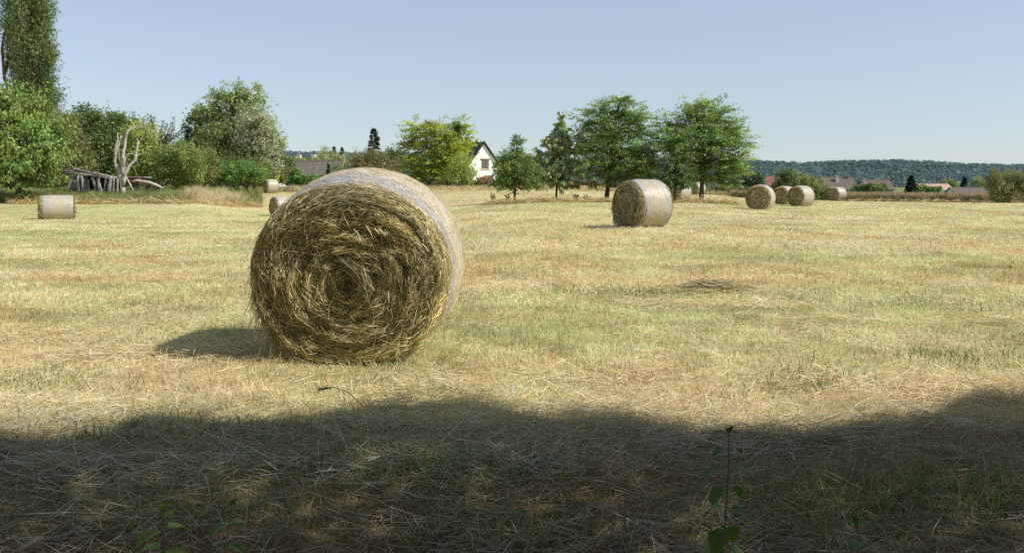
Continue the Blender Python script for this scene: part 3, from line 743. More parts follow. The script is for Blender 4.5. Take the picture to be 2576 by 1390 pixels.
def spiky():
    d = 82; k = d / F; o = at(400, d)
    root = thing('cherry_tree', 'tree with long bare looking spiky shoots thrown up against the sky', 'tree', o)
    tb = Tubes(); P = []; A = []
    def loc(px, py, dy=0): return Vector(((px - CX) * k - o.x, dy, CAMZ - (py - HZ) * k - o.z))
    base = loc(398, 440); crown = loc(392, 385)
    tb.add([(0, 0, -.2), base, crown], [.2, .17, .13], 8)
    for tx, ty in [(343, 283), (352, 300), (362, 291), (378, 300), (388, 292), (398, 296), (412, 303), (424, 312), (440, 296), (446, 318), (455, 318), (462, 333), (442, 352), (455, 356), (420, 340), (372, 330), (405, 330), (430, 372), (350, 345)]:
        p = bez(crown + Vector((random.uniform(-.4, .4), random.uniform(-.5, .5), random.uniform(-.3, .5))), loc(tx, ty, random.uniform(-1, 1)), -.06, 8, .04)
        tb.add(p, [.07, .06, .05, .04, .032, .024, .016, .008], 5)
        for i in range(1, 8):
            for q in range(34 if i > 2 else 40):
                t = random.random(); b = p[i - 1].lerp(p[i], t); dirv = (p[i] - p[i - 1]).normalized()
                P.append(b + Vector([random.gauss(0, .09) for _ in range(3)])); A.append(dirv * .7 + Vector([random.gauss(0, .6) for _ in range(3)]))
    tb.build('trunk', BARK, root, smooth=True)
    P = np.array(P); A = unit(np.array(A)); n = len(P)
    k2 = 5200; c = np.array(crown)
    Q = c + rng.normal(0, 1, (k2, 3)) * np.array([1.35, 1.2, .95]) + np.array([.2, 0, -.3]); P = np.concatenate([P, Q]); A = np.concatenate([A, rnd_dir(k2)]); n = len(P)
    S = unit(np.cross(A, rnd_dir(n))) * .04
    cc = np.array(G_OL)[rng.integers(0, 4, n)] * rng.uniform(.6, 1.2, (n, 1)) * np.array([.85, 1, .9])
    v, f = leaf_quads(P, A * rng.uniform(.1, .2, n)[:, None], S); mesh_obj('crown', v, f, LEAF, root, col=np.repeat(cc, 4, axis=0))
spiky()
make_tree('bush', 'broad mid green bush behind the fallen white log', 'bush', 440, 79,
          [(430, 405, 40, 35), (455, 390, 40, 30), (480, 400, 38, 35), (400, 430, 45, 30), (460, 435, 60, 28)], [(.14, .19, .05), (.18, .22, .07), (.11, .15, .04)], 14000, (.16, .08), (.1, .6), csz=.2, stems=2)
make_tree('bush', 'dull green bush at the foot of the tall tree, beside the tall dry grass', 'bush', 510, 82,
          [(505, 405, 28, 35), (525, 420, 25, 35), (500, 440, 35, 22)], G_OL, 7000, (.16, .08), (.1, .6), csz=.2, stems=2)
make_tree('broadleaf_tree', 'tall many lobed tree towering behind the cream blossoming one', 'tree', 575, 104,
          [(548, 242, 32, 24), (592, 238, 36, 26), (640, 245, 26, 24), (530, 275, 40, 28), (590, 275, 55, 34), (640, 285, 40, 40), (505, 305, 34, 26), (555, 325, 60, 40), (620, 340, 60, 50), (545, 375, 60, 45), (600, 400, 80, 50), (685, 360, 26, 40)],
          [(.14, .19, .06), (.18, .22, .08), (.10, .145, .045), (.22, .25, .10)], 26000, (.25, .12), (.4, 3), csz=.2)
make_tree('cedar_tree', 'blackish drooping cedar peeking out at the side of the tall tree', 'tree', 502, 108,
          [(492, 325, 24, 9), (478, 345, 22, 8), (500, 350, 30, 16), (490, 368, 30, 12), (510, 385, 30, 20)], [(.022, .038, .028), (.03, .05, .035), (.018, .03, .022)], 8000, (.28, .08), (.25, 3), 'flat', mat=LEAFD, csz=.25)
make_tree('blossoming_tree', 'rounded tree covered in cream blossom on its sunny side', 'tree', 640, 95,
          [(640, 305, 36, 34), (660, 335, 38, 40), (625, 345, 36, 40), (670, 385, 32, 45), (620, 400, 52, 45), (650, 430, 50, 32), (690, 420, 16, 40)],
          [(.11, .13, .045), (.15, .165, .06), (.085, .105, .035)], 22000, (.17, .10), (.22, 1.2), csz=.17,
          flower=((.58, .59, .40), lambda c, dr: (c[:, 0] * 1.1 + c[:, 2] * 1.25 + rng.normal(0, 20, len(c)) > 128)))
make_tree('shrub', 'rounded green shrub at the foot of the blossoming tree', 'shrub', 620, 88,
          [(585, 432, 38, 22), (625, 430, 42, 24), (650, 442, 30, 16), (560, 445, 25, 14)], [(.11, .18, .045), (.14, .22, .06), (.085, .14, .035)], 9000, (.15, .08), (.08, .5), csz=.2, stems=2)
make_tree('shrub', 'small lime yellow shrub just above the hay bale beside the tall pale grass', 'shrub', 682, 104, [(675, 443, 14, 9), (690, 446, 12, 8)], G_YL, 1800, (.16, .1), (.05, .4), csz=.3)
make_tree('yew_bush', 'dark upright evergreen at the gable end of the brown roofed barn', 'bush', 722, 112, [(722, 415, 14, 22), (724, 440, 18, 24), (712, 450, 18, 18)], G_DK, 6000, (.18, .09), (.1, .6), csz=.25)
make_tree('scrub_tree', 'brownish thin scrub between the blossoming tree and the dark evergreen', 'tree', 703, 108, [(702, 410, 14, 30), (706, 440, 16, 22)], G_OL, 5000, (.18, .09), (.1, .6), csz=.25)
make_tree('ivy_hedge', 'glossy green hedge growing along the barn under its eaves', 'hedge', 790, 112, [(745, 452, 20, 11), (775, 453, 24, 11), (805, 457, 26, 10), (745, 436, 7, 12)], [(.12, .21, .05), (.16, .26, .07), (.09, .16, .04)], 7000, (.17, .12), (.08, .4), csz=.28)
make_tree('bush', 'dark green bush hiding the corner of the barn roof by the huge bale', 'bush', 850, 110, [(850, 438, 24, 18), (870, 450, 22, 16), (838, 455, 20, 12)], [(.09, .14, .04), (.12, .17, .05), (.07, .11, .03)], 7000, (.17, .09), (.08, .5), csz=.25)
conifer('young_fir', 'slim young fir standing in front of the barn roof', 826, 112, 412, 470, 10, [(.07, .10, .04), (.09, .13, .05)], 2200, (.2, .09))
make_tree('leafy_tree', 'pale yellowish treetop showing above the middle of the barn roof', 'tree', 765, 165, [(750, 409, 24, 9), (790, 409, 24, 9), (770, 417, 50, 11)], [(.22, .25, .07), (.27, .30, .09), (.17, .2, .06)], 6000, (.3, .16), (.15, 2), csz=.25)
make_tree('birch_tree', 'thin pale twiggy tree rising behind the barn beside the aerial', 'tree', 822, 160, [(818, 382, 12, 14), (825, 398, 24, 18), (850, 408, 30, 14), (810, 412, 20, 14)], [(.21, .22, .10), (.25, .25, .13), (.17, .18, .08)], 4500, (.25, .12), (.14, 2), csz=.25)
conifer('blue_spruce', 'bluish spruce behind the barn, broader of the far pair', 840, 190, 369, 430, 17, [(.07, .10, .085), (.09, .125, .10)], 3000, (.35, .16))
conifer('blue_spruce', 'bluish spruce behind the end of the barn roof, slimmer of the far pair', 860, 190, 371, 430, 14, [(.075, .105, .085), (.10, .13, .10)], 2600, (.35, .16))
make_tree('old_apple_tree', 'wide brownish green tree beyond the top of the huge bale', 'tree', 945, 112,
          [(905, 400, 26, 18), (940, 398, 32, 20), (925, 425, 50, 28), (970, 425, 40, 32), (890, 440, 25, 20), (950, 450, 60, 20)], [(.13, .125, .045), (.16, .15, .06), (.10, .10, .035), (.18, .16, .08)], 14000, (.17, .09), (.18, 1), csz=.2)
make_tree('leafy_tree', 'small darker tree tucked against the side of the yellow green tree', 'tree', 988, 122, [(985, 395, 20, 18), (990, 425, 26, 30)], G_DK, 5000, (.2, .1), (.12, 1), csz=.25)
conifer('spruce_tree', 'dark spruce spire standing up behind the brownish tree', 941, 122, 324, 430, 34, [(.06, .095, .055), (.08, .12, .065)], 3600, (.34, .14), power=.95, droop=.12)
rob = make_tree('robinia_tree', 'large glowing yellow green tree before the white house', 'tree', 1105, 118,
          [(1046, 322, 30, 24), (1085, 322, 26, 22), (1120, 335, 40, 28), (1158, 318, 26, 24), (1035, 355, 30, 24), (1080, 360, 46, 32), (1140, 362, 44, 34), (1180, 345, 14, 14), (1030, 395, 28, 28), (1085, 405, 50, 36), (1145, 405, 40, 34), (1045, 435, 34, 26), (1095, 445, 44, 26), (1070, 462, 36, 14)],
          G_YL, 26000, (.24, .12), (.3, 1.6), 'flat', csz=.22, gain=1.2)
def mistletoe():
    k = 118 / F; n = 700; o = rob.location
    c = np.array([(1153 - CX) * k - o.x, -1.2, CAMZ - (324 - HZ) * k - o.z])
    P = c + rnd_dir(n) * rng.random((n, 1)) ** .4 * .45; A = rnd_dir(n) * .14; S = unit(np.cross(A, rnd_dir(n))) * .035
    v, f = leaf_quads(P, A, S); mesh_obj('mistletoe', v, f, LEAFD, rob, col=np.tile([[.03, .035, .015]], (len(v), 1)))
    tb = Tubes()
    for q in range(9):
        b = Vector(((1150 + random.uniform(-6, 12) - CX) * k - o.x, random.uniform(-.5, .5), CAMZ - (312 - HZ) * k - o.z))
        e = Vector(((1150 + random.uniform(-14, 26) - CX) * k - o.x, random.uniform(-.5, .5), CAMZ - (random.uniform(282, 300) - HZ) * k - o.z))
        tb.add(bez(b, e, 0, 5, .06), [.022, .018, .015, .012, .008], 4)
    tb.build('bare_twigs', BARK, rob)
mistletoe()
make_tree('ash_sapling', 'loose green sapling between the yellow green tree and the white gable', 'tree', 1160, 112, [(1160, 410, 22, 24), (1150, 440, 30, 25), (1175, 440, 22, 24), (1165, 462, 30, 10)], [(.20, .25, .06), (.25, .29, .08), (.16, .2, .05)], 6000, (.2, .09), (.1, .9), csz=.25)
conifer('spruce_tree', 'spruce top just showing behind the dark house roof', 1200, 175, 352, 400, 18, G_DK, 1600, (.3, .14))

make_tree('hazel_hedge', 'shadowy hazel thicket filling the gap behind the ruined shed', 'hedge', 250, 100, [(150, 440, 60, 30), (230, 440, 60, 32), (310, 435, 60, 38), (390, 440, 60, 30)], G_DK, 13000, (.26, .14), (.1, .5), csz=.25, limbs=False)
make_tree('hazel_hedge', 'shadowy hazel thicket filling the gap under the tall tree and the blossoming one', 'hedge', 590, 112, [(470, 440, 60, 30), (560, 440, 60, 34), (640, 440, 60, 32), (700, 448, 24, 20)], G_DK, 12000, (.26, .14), (.1, .5), csz=.25, limbs=False)
make_tree('hazel_hedge', 'shadowy thicket under and beside the bright green tree', 'hedge', 40, 90, [(-60, 440, 80, 40), (40, 440, 80, 36), (120, 445, 50, 30)], G_DK, 11000, (.26, .14), (.1, .5), csz=.25, limbs=False)
STRIP = 'trees in the mown field'
make_tree('pear_tree', 'small dense conical tree between the white house and the feathery grey green tree', 'tree', 1294, 62,
          [(1300, 352, 9, 16), (1299, 375, 20, 20), (1288, 400, 32, 22), (1318, 405, 26, 22), (1270, 428, 36, 24), (1310, 432, 40, 26), (1340, 438, 26, 24), (1275, 456, 42, 18), (1322, 460, 42, 17), (1296, 445, 40, 25)],
          [(.10, .15, .04), (.13, .19, .05), (.075, .12, .03), (.16, .21, .07)], 16000, (.12, .065), (.10, 1.1), csz=.17, poke=1.2)
make_tree('sweet_cherry_tree', 'airy grey green tree with tiered branches and a slim leader', 'tree', 1398, 63,
          [(1411, 300, 6, 14), (1412, 325, 10, 16), (1396, 325, 8, 6), (1425, 322, 7, 8), (1412, 352, 12, 16), (1380, 343, 12, 7), (1392, 360, 24, 9), (1438, 358, 20, 8), (1372, 384, 26, 10), (1405, 385, 20, 14), (1440, 378, 28, 12), (1362, 405, 26, 12), (1410, 412, 34, 18), (1385, 435, 30, 14), (1440, 430, 30, 16), (1400, 455, 40, 14), (1362, 440, 14, 10), (1425, 462, 28, 10)],
          G_GREY, 13000, (.19, .075), (.085, 1.2), 'droop', csz=.24, poke=1.0)
make_tree('acacia_tree', 'broad leafy acacia behind the lone bale, tallest crown of the field trees', 'tree', 1524, 63,
          [(1560, 252, 26, 16), (1515, 275, 34, 20), (1560, 285, 46, 28), (1605, 290, 26, 22), (1480, 310, 34, 26), (1540, 325, 56, 34), (1610, 330, 36, 30), (1470, 355, 32, 24), (1520, 370, 50, 30), (1590, 375, 56, 34), (1635, 395, 32, 34), (1475, 400, 32, 26), (1530, 415, 44, 26), (1600, 425, 54, 28), (1490, 440, 34, 20), (1560, 452, 46, 18), (1625, 452, 36, 20)],
          G_ACA, 46000, (.135, .062), (.17, 1.9), 'flat', csz=.25, clump=85, poke=1.9)
make_tree('young_tree', 'slim young tree with a thin leaning stem between the two acacias', 'tree', 1697, 60,
          [(1705, 395, 22, 26), (1690, 420, 26, 22), (1715, 430, 24, 22), (1700, 450, 30, 16), (1680, 455, 18, 14), (1722, 465, 16, 10)], G_DK, 6500, (.14, .065), (.075, 1.6), 'droop', csz=.22)
make_tree('acacia_tree', 'forked acacia beside the bales, its crown ending against the wooded hill', 'tree', 1764, 62,
          [(1775, 262, 36, 18), (1735, 290, 36, 24), (1800, 288, 44, 26), (1835, 315, 34, 28), (1685, 310, 32, 24), (1760, 325, 56, 34), (1690, 350, 44, 32), (1845, 355, 32, 30), (1790, 365, 56, 32), (1720, 385, 44, 30), (1835, 395, 40, 28), (1780, 410, 46, 20), (1850, 425, 32, 20), (1745, 442, 36, 18), (1800, 442, 40, 20), (1840, 455, 30, 14)],
          G_ACA, 46000, (.135, .062), (.17, 2.0), 'flat', csz=.25, clump=85, poke=1.9)
# hedges and shrubs at the back of the field
make_tree('hedge', 'low brownish hedge below the white house', 'hedge', 1190, 113, [(1120, 466, 30, 9), (1180, 467, 30, 8), (1220, 462, 22, 12), (1250, 466, 20, 10), (1060, 470, 40, 6)], [(.13, .11, .05), (.17, .13, .06), (.10, .11, .04), (.15, .085, .06)], 7000, (.18, .09), (.05, .3), csz=.28)
make_tree('berberis_hedge', 'wine red hedge seen under the field trees', 'hedge', 1450, 112, [(1350, 466, 24, 9), (1400, 468, 40, 8), (1470, 466, 40, 10), (1500, 470, 24, 7)], [(.12, .05, .04), (.16, .075, .055), (.10, .09, .04)], 7000, (.18, .09), (.05, .3), csz=.28)
make_tree('hedge', 'dark low scrub along the back of the field behind the forked acacia', 'hedge', 1790, 108, [(1690, 470, 30, 9), (1790, 476, 40, 8), (1850, 478, 30, 9), (1885, 482, 20, 7)], G_OL, 6500, (.18, .09), (.05, .3), csz=.28)
make_tree('dark_tree', 'dark bluish tree group below the hill beside the red roof', 'tree', 1890, 215, [(1880, 452, 18, 16), (1902, 448, 18, 18), (1895, 465, 30, 14)], [(.055, .085, .05), (.075, .11, .06)], 5000, (.4, .2), (.2, 1.5), csz=.25)
make_tree('leafy_tree', 'grey green pointed tree behind the clustered bales', 'tree', 1985, 190, [(1982, 436, 14, 14), (1980, 452, 28, 18), (2005, 455, 26, 18), (1990, 470, 44, 14)], [(.10, .13, .055), (.13, .16, .07), (.08, .105, .045)], 8000, (.36, .18), (.2, 1.5), csz=.22)
make_tree('bush', 'olive bush growing between the clustered bales and the bale by the fence', 'bush', 2042, 99, [(2030, 462, 22, 16), (2052, 470, 18, 18), (2040, 484, 28, 12), (2066, 478, 12, 12)], [(.15, .17, .05), (.19, .2, .07), (.12, .14, .04)], 7000, (.17, .08), (.06, .4), csz=.22, stems=2)
make_tree('shrub', 'long low green shrub in front of the grey gabled roof', 'shrub', 2190, 190, [(2165, 472, 22, 6), (2190, 470, 24, 7), (2215, 472, 22, 6)], [(.09, .13, .045), (.12, .16, .055)], 4500, (.3, .16), (.1, .4), csz=.3)
conifer('fir_tree', 'dark solid fir standing between the grey gabled roof and the pink roof', 2292, 175, 442, 482, 18, [(.03, .05, .03), (.04, .065, .035)], 3600, (.4, .18), power=.9)
make_tree('shrub', 'low green shrub under the pink roof', 'shrub', 2335, 190, [(2320, 474, 22, 5), (2350, 476, 22, 5)], G_MID, 3200, (.3, .16), (.1, .4), csz=.3)
make_tree('leafy_tree', 'pale green roundish tree behind the joint of the pink and brown roofs', 'tree', 2392, 260, [(2392, 468, 18, 12), (2370, 466, 9, 10)], [(.14, .17, .07), (.17, .2, .09)], 3500, (.45, .22), (.2, 1), csz=.25)
conifer('fir_tree', 'small dark fir above the pink roof end', 2367, 270, 455, 482, 9, G_DK, 1400, (.45, .2))
conifer('fir_tree', 'dark fir rising above the low brown roof', 2427, 250, 446, 482, 16, [(.04, .06, .04), (.055, .08, .05)], 3200, (.45, .2), power=1.0)
conifer('fir_tree', 'thin fir above the far end of the low brown roof', 2478, 250, 450, 482, 10, [(.045, .07, .045), (.06, .085, .05)], 1800, (.45, .2))
make_tree('leafy_tree', 'light green tree at the far end of the low brown roof', 'tree', 2465, 240, [(2458, 466, 14, 14), (2480, 472, 16, 10)], [(.15, .19, .08), (.19, .22, .1)], 3200, (.45, .22), (.2, 1), csz=.25)
make_tree('hawthorn_bush', 'tall brownish green bush standing on the fence line', 'bush', 2520, 88, [(2515, 445, 24, 16), (2545, 452, 26, 20), (2510, 470, 26, 22), (2535, 485, 24, 18), (2575, 470, 26, 26), (2520, 500, 16, 12)], [(.13, .15, .05), (.17, .18, .065), (.10, .12, .04), (.15, .12, .06)], 11000, (.15, .075), (.1, .5), csz=.2, poke=1.3, stems=2)

# ------------------------------------------------------------------ the silvery dead tree
DEADW = noise_mat('bleached_wood', (.32, .27, .21), (.70, .64, .56), 8., .85, .5, (1.5, 1.5, .3))
def dead_tree():
    d = 67.; k = d / F; o = at(310, d)
    root = thing('dead_tree', 'bare bleached dead tree with broken forked limbs beside the ruined shed', 'tree', o)
    def q(lst, dy=0.): return [Vector(((x - CX) * k - o.x, dy + random.uniform(-.06, .06), CAMZ - (y - HZ) * k - o.z)) for x, y in lst]
    t = Tubes(); t.add(q([(310, 492), (308, 470), (305, 452), (304, 440)]), [.22, .18, .19, .2], 10, .14); t.add(q([(310, 470), (313, 445), (310, 425), (310, 402)]), [.16, .17, .14, .12], 9, .14)
    t.build('trunk', DEADW, root, smooth=True)
    for pts, r, dy in [([(306, 448), (295, 427), (288, 404), (290, 384), (297, 362), (304, 342)], [.22, .17, .15, .15, .13, .10], .1),
                       ([(289, 395), (293, 375), (297, 358), (299, 333)], [.06, .09, .09, .035], -.12),
                       ([(310, 405), (311, 380), (315, 353), (320, 333), (331, 321)], [.17, .15, .13, .11, .06], 0),
                       ([(320, 336), (327, 327), (335, 323), (354, 320), (370, 321), (383, 328), (392, 336)], [.09, .075, .06, .045, .035, .025, .014], 0),
                       ([(314, 442), (325, 419), (341, 400), (343, 384), (351, 356)], [.20, .15, .13, .11, .08], -.1),
                       ([(351, 356), (360, 350), (369, 346)], [.06, .03, .015], -.1),
                       ([(312, 414), (321, 394), (328, 388), (336, 386)], [.11, .09, .07, .05], -.2),
                       ([(298, 385), (301, 370), (303, 392), (302, 405)], [.03, .03, .03, .02], -.15),
                       ([(318, 428), (315, 415), (316, 405)], [.05, .05, .02], -.15)]:
        t = Tubes(); pp_ = q(pts, dy); fine = []; rf_ = []
        for i_ in range(len(pp_) - 1):
            for f_ in (0, .33, .66): fine.append(pp_[i_].lerp(pp_[i_ + 1], f_) + Vector([random.gauss(0, .02) for _ in range(3)])); rf_.append((r[i_] * (1 - f_) + r[i_ + 1] * f_) * .74 * random.uniform(.85, 1.15))
        fine.append(pp_[-1]); rf_.append(r[-1] * .6); t.add(fine, rf_, 8, .14)
        for q_ in range(5):
            b_ = random.choice(fine); t.add([b_, b_ + Vector((random.gauss(0, .14), random.gauss(0, .1), random.uniform(.05, .3)))], [.03, .008], 4)
        t.build('limb', DEADW, root, smooth=True)
    for pts, r in [([(344, 394), (355, 388), (366, 383)], .03), ([(344, 396), (346, 408), (353, 418)], .022), ([(338, 322), (338, 312), (341, 307)], .03), ([(345, 320), (352, 313), (362, 312)], .02),
                   ([(363, 320), (364, 311), (365, 304)], .025), ([(372, 321), (376, 315), (381, 310)], .022), ([(383, 328), (390, 337), (394, 350), (395, 352)], .018), ([(392, 336), (399, 345), (402, 355)], .015),
                   ([(345, 372), (338, 366), (332, 362)], .018), ([(326, 418), (318, 410), (312, 408)], .02), ([(341, 428), (345, 440), (355, 452)], .016), ([(321, 333), (326, 322), (333, 316)], .03), ([(306, 345), (311, 342), (314, 345)], .03), ([(352, 356), (350, 366), (347, 374)], .018)]:
        t = Tubes(); p = q(pts, -.05); t.add(p, [r * (1 - .6 * i / (len(p) - 1)) for i in range(len(p))], 5); t.build('twig', DEADW, root)
    # fallen bough and propped pole are lying loose
    p = [up(x, y, 66.3) for x, y in [(334, 456), (346, 454), (358, 456), (374, 459), (394, 466), (411, 474)]]; oo = p[0].copy()
    t = Tubes(); t.add(p, [.07, .10, .10, .11, .10, .04], 9, .2)
    for a, b in [((385, 462), (380, 472)), ((404, 471), (414, 470)), ((352, 455), (352, 466)), ((408, 473), (400, 480))]: t.add([up(*a, 66.3), up(*b, 66.3)], [.05, .025], 5)
    f_ = t.build('fallen_bough', DEADW, None, True, oo); f_.location = oo; tag(f_, 'bleached white fallen bough sloping into the weeds beside the dead tree', 'log')
    a, b = up(315, 440, 66.2), up(336, 481, 66.0); t = Tubes(); t.add([a, a.lerp(b, .5), b], [.05, .06, .06], 6)
    f_ = t.build('wooden_pole', DEADW, None, True, b); f_.location = b; tag(f_, 'thin grey pole leaning against the dead tree', 'pole')
dead_tree()

# ------------------------------------------------------------------ ruined shed and rusty trailer
GREYW = noise_mat('weathered_timber', (.17, .15, .125), (.46, .43, .38), 7., .9, .6, (1, 1, .2))
RUST = noise_mat('rusty_red_paint', (.13, .05, .035), (.30, .115, .085), 5., .7, .3)
SHEET = noise_mat('old_grey_sheet', (.20, .20, .19), (.42, .42, .41), 3., .7, .2)
DARKI = noise_mat('dark_boards', (.02, .018, .015), (.07, .06, .05), 6., .9, .3)
def shed():
    d = 69.; k = d / F; o = at(235, d)
    root = thing('log_shed', 'collapsing grey log shed with a sloping plank roof on crooked posts', 'shed', o)
    def q(x, y, dy=0.): return Vector(((x - CX) * k - o.x, dy, CAMZ - (y - HZ) * k - o.z))
    # sloping roof: planks side by side
    t = Tubes()
    for i in range(9):
        dy = -.9 + i * .26; a = q(177 + random.uniform(-2, 2), 430 + random.uniform(-1, 1), dy); b = q(296 + random.uniform(-3, 3), 447, dy)
        n = b - a; w_ = Vector((0, .115, 0)); u = Vector((0, 0, .04))
        t.poly([a - w_ - u, a + w_ - u, b + w_ - u, b - w_ - u, a - w_ + u, a + w_ + u, b + w_ + u, b - w_ + u], [(3, 2, 1, 0), (4, 5, 6, 7), (0, 1, 5, 4), (1, 2, 6, 5), (2, 3, 7, 6), (3, 0, 4, 7)])
    t.build('roof', GREYW, root)
    t = Tubes(); t.add([q(178, 436, -1.06), q(240, 441, -1.06), q(296, 449, -1.06)], [.07, .08, .06], 7, .1); t.add([q(205, 428, -.9), q(250, 436, -.9), q(285, 442, -.9)], [.11, .07, .05], 7, .1); t.build('beam', GREYW, root, True)
    t = Tubes(); t.add([q(196, 427, -.7), q(209, 429, -.7)], [.17, .15], 9, .1); t.build('log_end', GREYW, root, True)
    t = Tubes(); a = q(175, 427, -1.0); t.poly([a, a + Vector((0, 2.3, 0)), a + Vector((0, 2.3, -.32)), a + Vector((0, 0, -.32)), a + Vector((.55, 0, -.07)), a + Vector((.55, 0, -.37))], [(0, 1, 2, 3), (0, 3, 5, 4)]); t.build('fascia_board', RUST, root)
    # crooked log posts
    for (x0, y0, x1, y1, r) in [(209, 441, 215, 486, .17), (222, 442, 223, 488, .13), (228, 450, 231, 486, .09), (236, 452, 242, 492, .12), (245, 442, 257, 487, .15), (258, 442, 274, 486, .15), (282, 443, 277, 482, .10), (293, 444, 288, 485, .21), (215, 440, 216, 478, .12), (266, 446, 266, 480, .07), (301, 447, 300, 488, .10), (306, 450, 306, 489, .10)]:
        t = Tubes(); dy = random.uniform(-1.1, -.75); a, b = q(x0, y0, dy), q(x1, y1 + 4, dy - .1); r *= .8; t.add(bez(a, b, 0, 6, .04), [r * .75, r, r * 1.1, r * .95, r * 1.08, r * .9], 7, .18); t.build('post', GREYW, root, True)
    t = Tubes(); t.box(q(250, 468, 1.2), (2.9, .08, 1.7)); t.box(q(198, 468, .4), (.08, 1.5, 1.5)); t.build('back_wall', DARKI, root)
    t = Tubes(); t.add([q(263, 410, -1.1), q(265, 486, -1.1)], [.03, .035], 5); t.build('iron_rod', RUST, root)
    # grey sheet metal tank at its end
    o2 = at(196, 68.6); r2 = thing('metal_tank', 'dented grey sheet metal tank standing at the open end of the shed', 'tank', o2)
    def q2(x, y, dy=0.): return Vector(((x - CX) * 68.6 / F - o2.x, dy, CAMZ - (y - HZ) * 68.6 / F - o2.z))
    c = q2(197, 461); t = Tubes(); t.box(c, (1.0, 1.2, .95), .12); t.build('body', SHEET, r2)
    t = Tubes(); t.box(c + Vector((0, 0, .5)), (1.08, 1.28, .05), .12); t.build('lid', GREYW, r2)
    t = Tubes(); t.box(c + Vector((.02, 0, -.66)), (.85, 1.0, .4), .12); t.build('base', DARKI, r2)
    # rusty trailer
    o3 = at(335, 69.5); r3 = thing('farm_trailer', 'old rusty red farm trailer under a grey lid, sunk in weeds', 'trailer', o3)
    def q3(x, y, dy=0.): return Vector(((x - CX) * 69.5 / F - o3.x, dy, CAMZ - (y - HZ) * 69.5 / F - o3.z))
    t = Tubes(); t.box(q3(335, 451, .2), (1.5, 1.5, .42)); t.build('body', RUST, r3)
    t = Tubes(); t.box(q3(337, 445.2, .2), (2.0, 1.6, .06), 0, .01); t.build('lid', SHEET, r3)
    t = Tubes(); t.box(q3(356, 462, .1), (1.7, 1.0, .16)); t.box(q3(322, 464, -.4), (.1, .1, .9)); t.box(q3(372, 470, -.3), (.1, .1, .7), 0, .2); t.build('chassis', RUST, r3)
    for x, dy in [(345, -.45), (385, -.3)]:
        t = Tubes(); c = q3(x, 478, dy); 
        ring = [c + Vector((math.cos(a) * .33, 0, math.sin(a) * .33)) for a in np.linspace(0, 2 * PI, 17)]
        t.add(ring, [.08] * 17, 7, 0, False); t.add([c + Vector((0, -.1, 0)), c + Vector((0, .1, 0))], [.09, .09], 8)
        for a in np.linspace(0, PI, 4)[:3]: t.add([c + Vector((math.cos(a) * .33, 0, math.sin(a) * .33)), c - Vector((math.cos(a) * .33, 0, math.sin(a) * .33))], [.02, .02], 5)
        t.build('wheel', DARKI, r3, True)
shed()

# ------------------------------------------------------------------ houses
WHITE = noise_mat('white_render', (.84, .83, .80), (.90, .89, .86), 2., .8, .05)
GREYWALL = noise_mat('grey_render', (.30, .33, .37), (.40, .42, .46), 2., .8, .05)
SLATE = noise_mat('dark_slate', (.022, .022, .026), (.05, .05, .055), 8., .6, .4, (1, 1, 3))
TILE = noise_mat('brown_roof_tiles', (.10, .08, .068), (.21, .17, .15), 4., .85, .5, (1, 3, 3), c3=(.15, .118, .102))
TILEB = noise_mat('mossy_brown_tiles', (.10, .085, .075), (.22, .19, .17), 5., .85, .5, (1, 3, 3), c3=(.145, .12, .105))
REDT = noise_mat('red_roof_tiles', (.22, .09, .075), (.33, .145, .12), 5., .8, .4, (1, 3, 3))
PINKT = noise_mat('pink_roof_tiles', (.42, .27, .22), (.55, .38, .31), 5., .8, .4, (1, 3, 3))
ORANGET = noise_mat('orange_verge_tiles', (.40, .20, .10), (.55, .30, .16), 6., .8, .3)
SHUT = noise_mat('grey_brown_shutter', (.12, .09, .075), (.20, .155, .13), 12., .7, .2, (6, 1, .3))
SHUTO = noise_mat('orange_brown_shutter', (.36, .16, .07), (.46, .22, .10), 12., .7, .2, (6, 1, .3))
PALE = noise_mat('pale_chimney', (.40, .38, .35), (.58, .55, .50), 6., .85, .3)
GLASSD = noise_mat('dark_window', (.02, .025, .03), (.05, .055, .06), 2., .15, 0., spec=.6)
WOODD = noise_mat('brown_timber', (.14, .10, .08), (.22, .165, .13), 10., .8, .2)
METAL = noise_mat('grey_metal', (.30, .31, .33), (.40, .41, .43), 8., .45, .1, metal=.6)
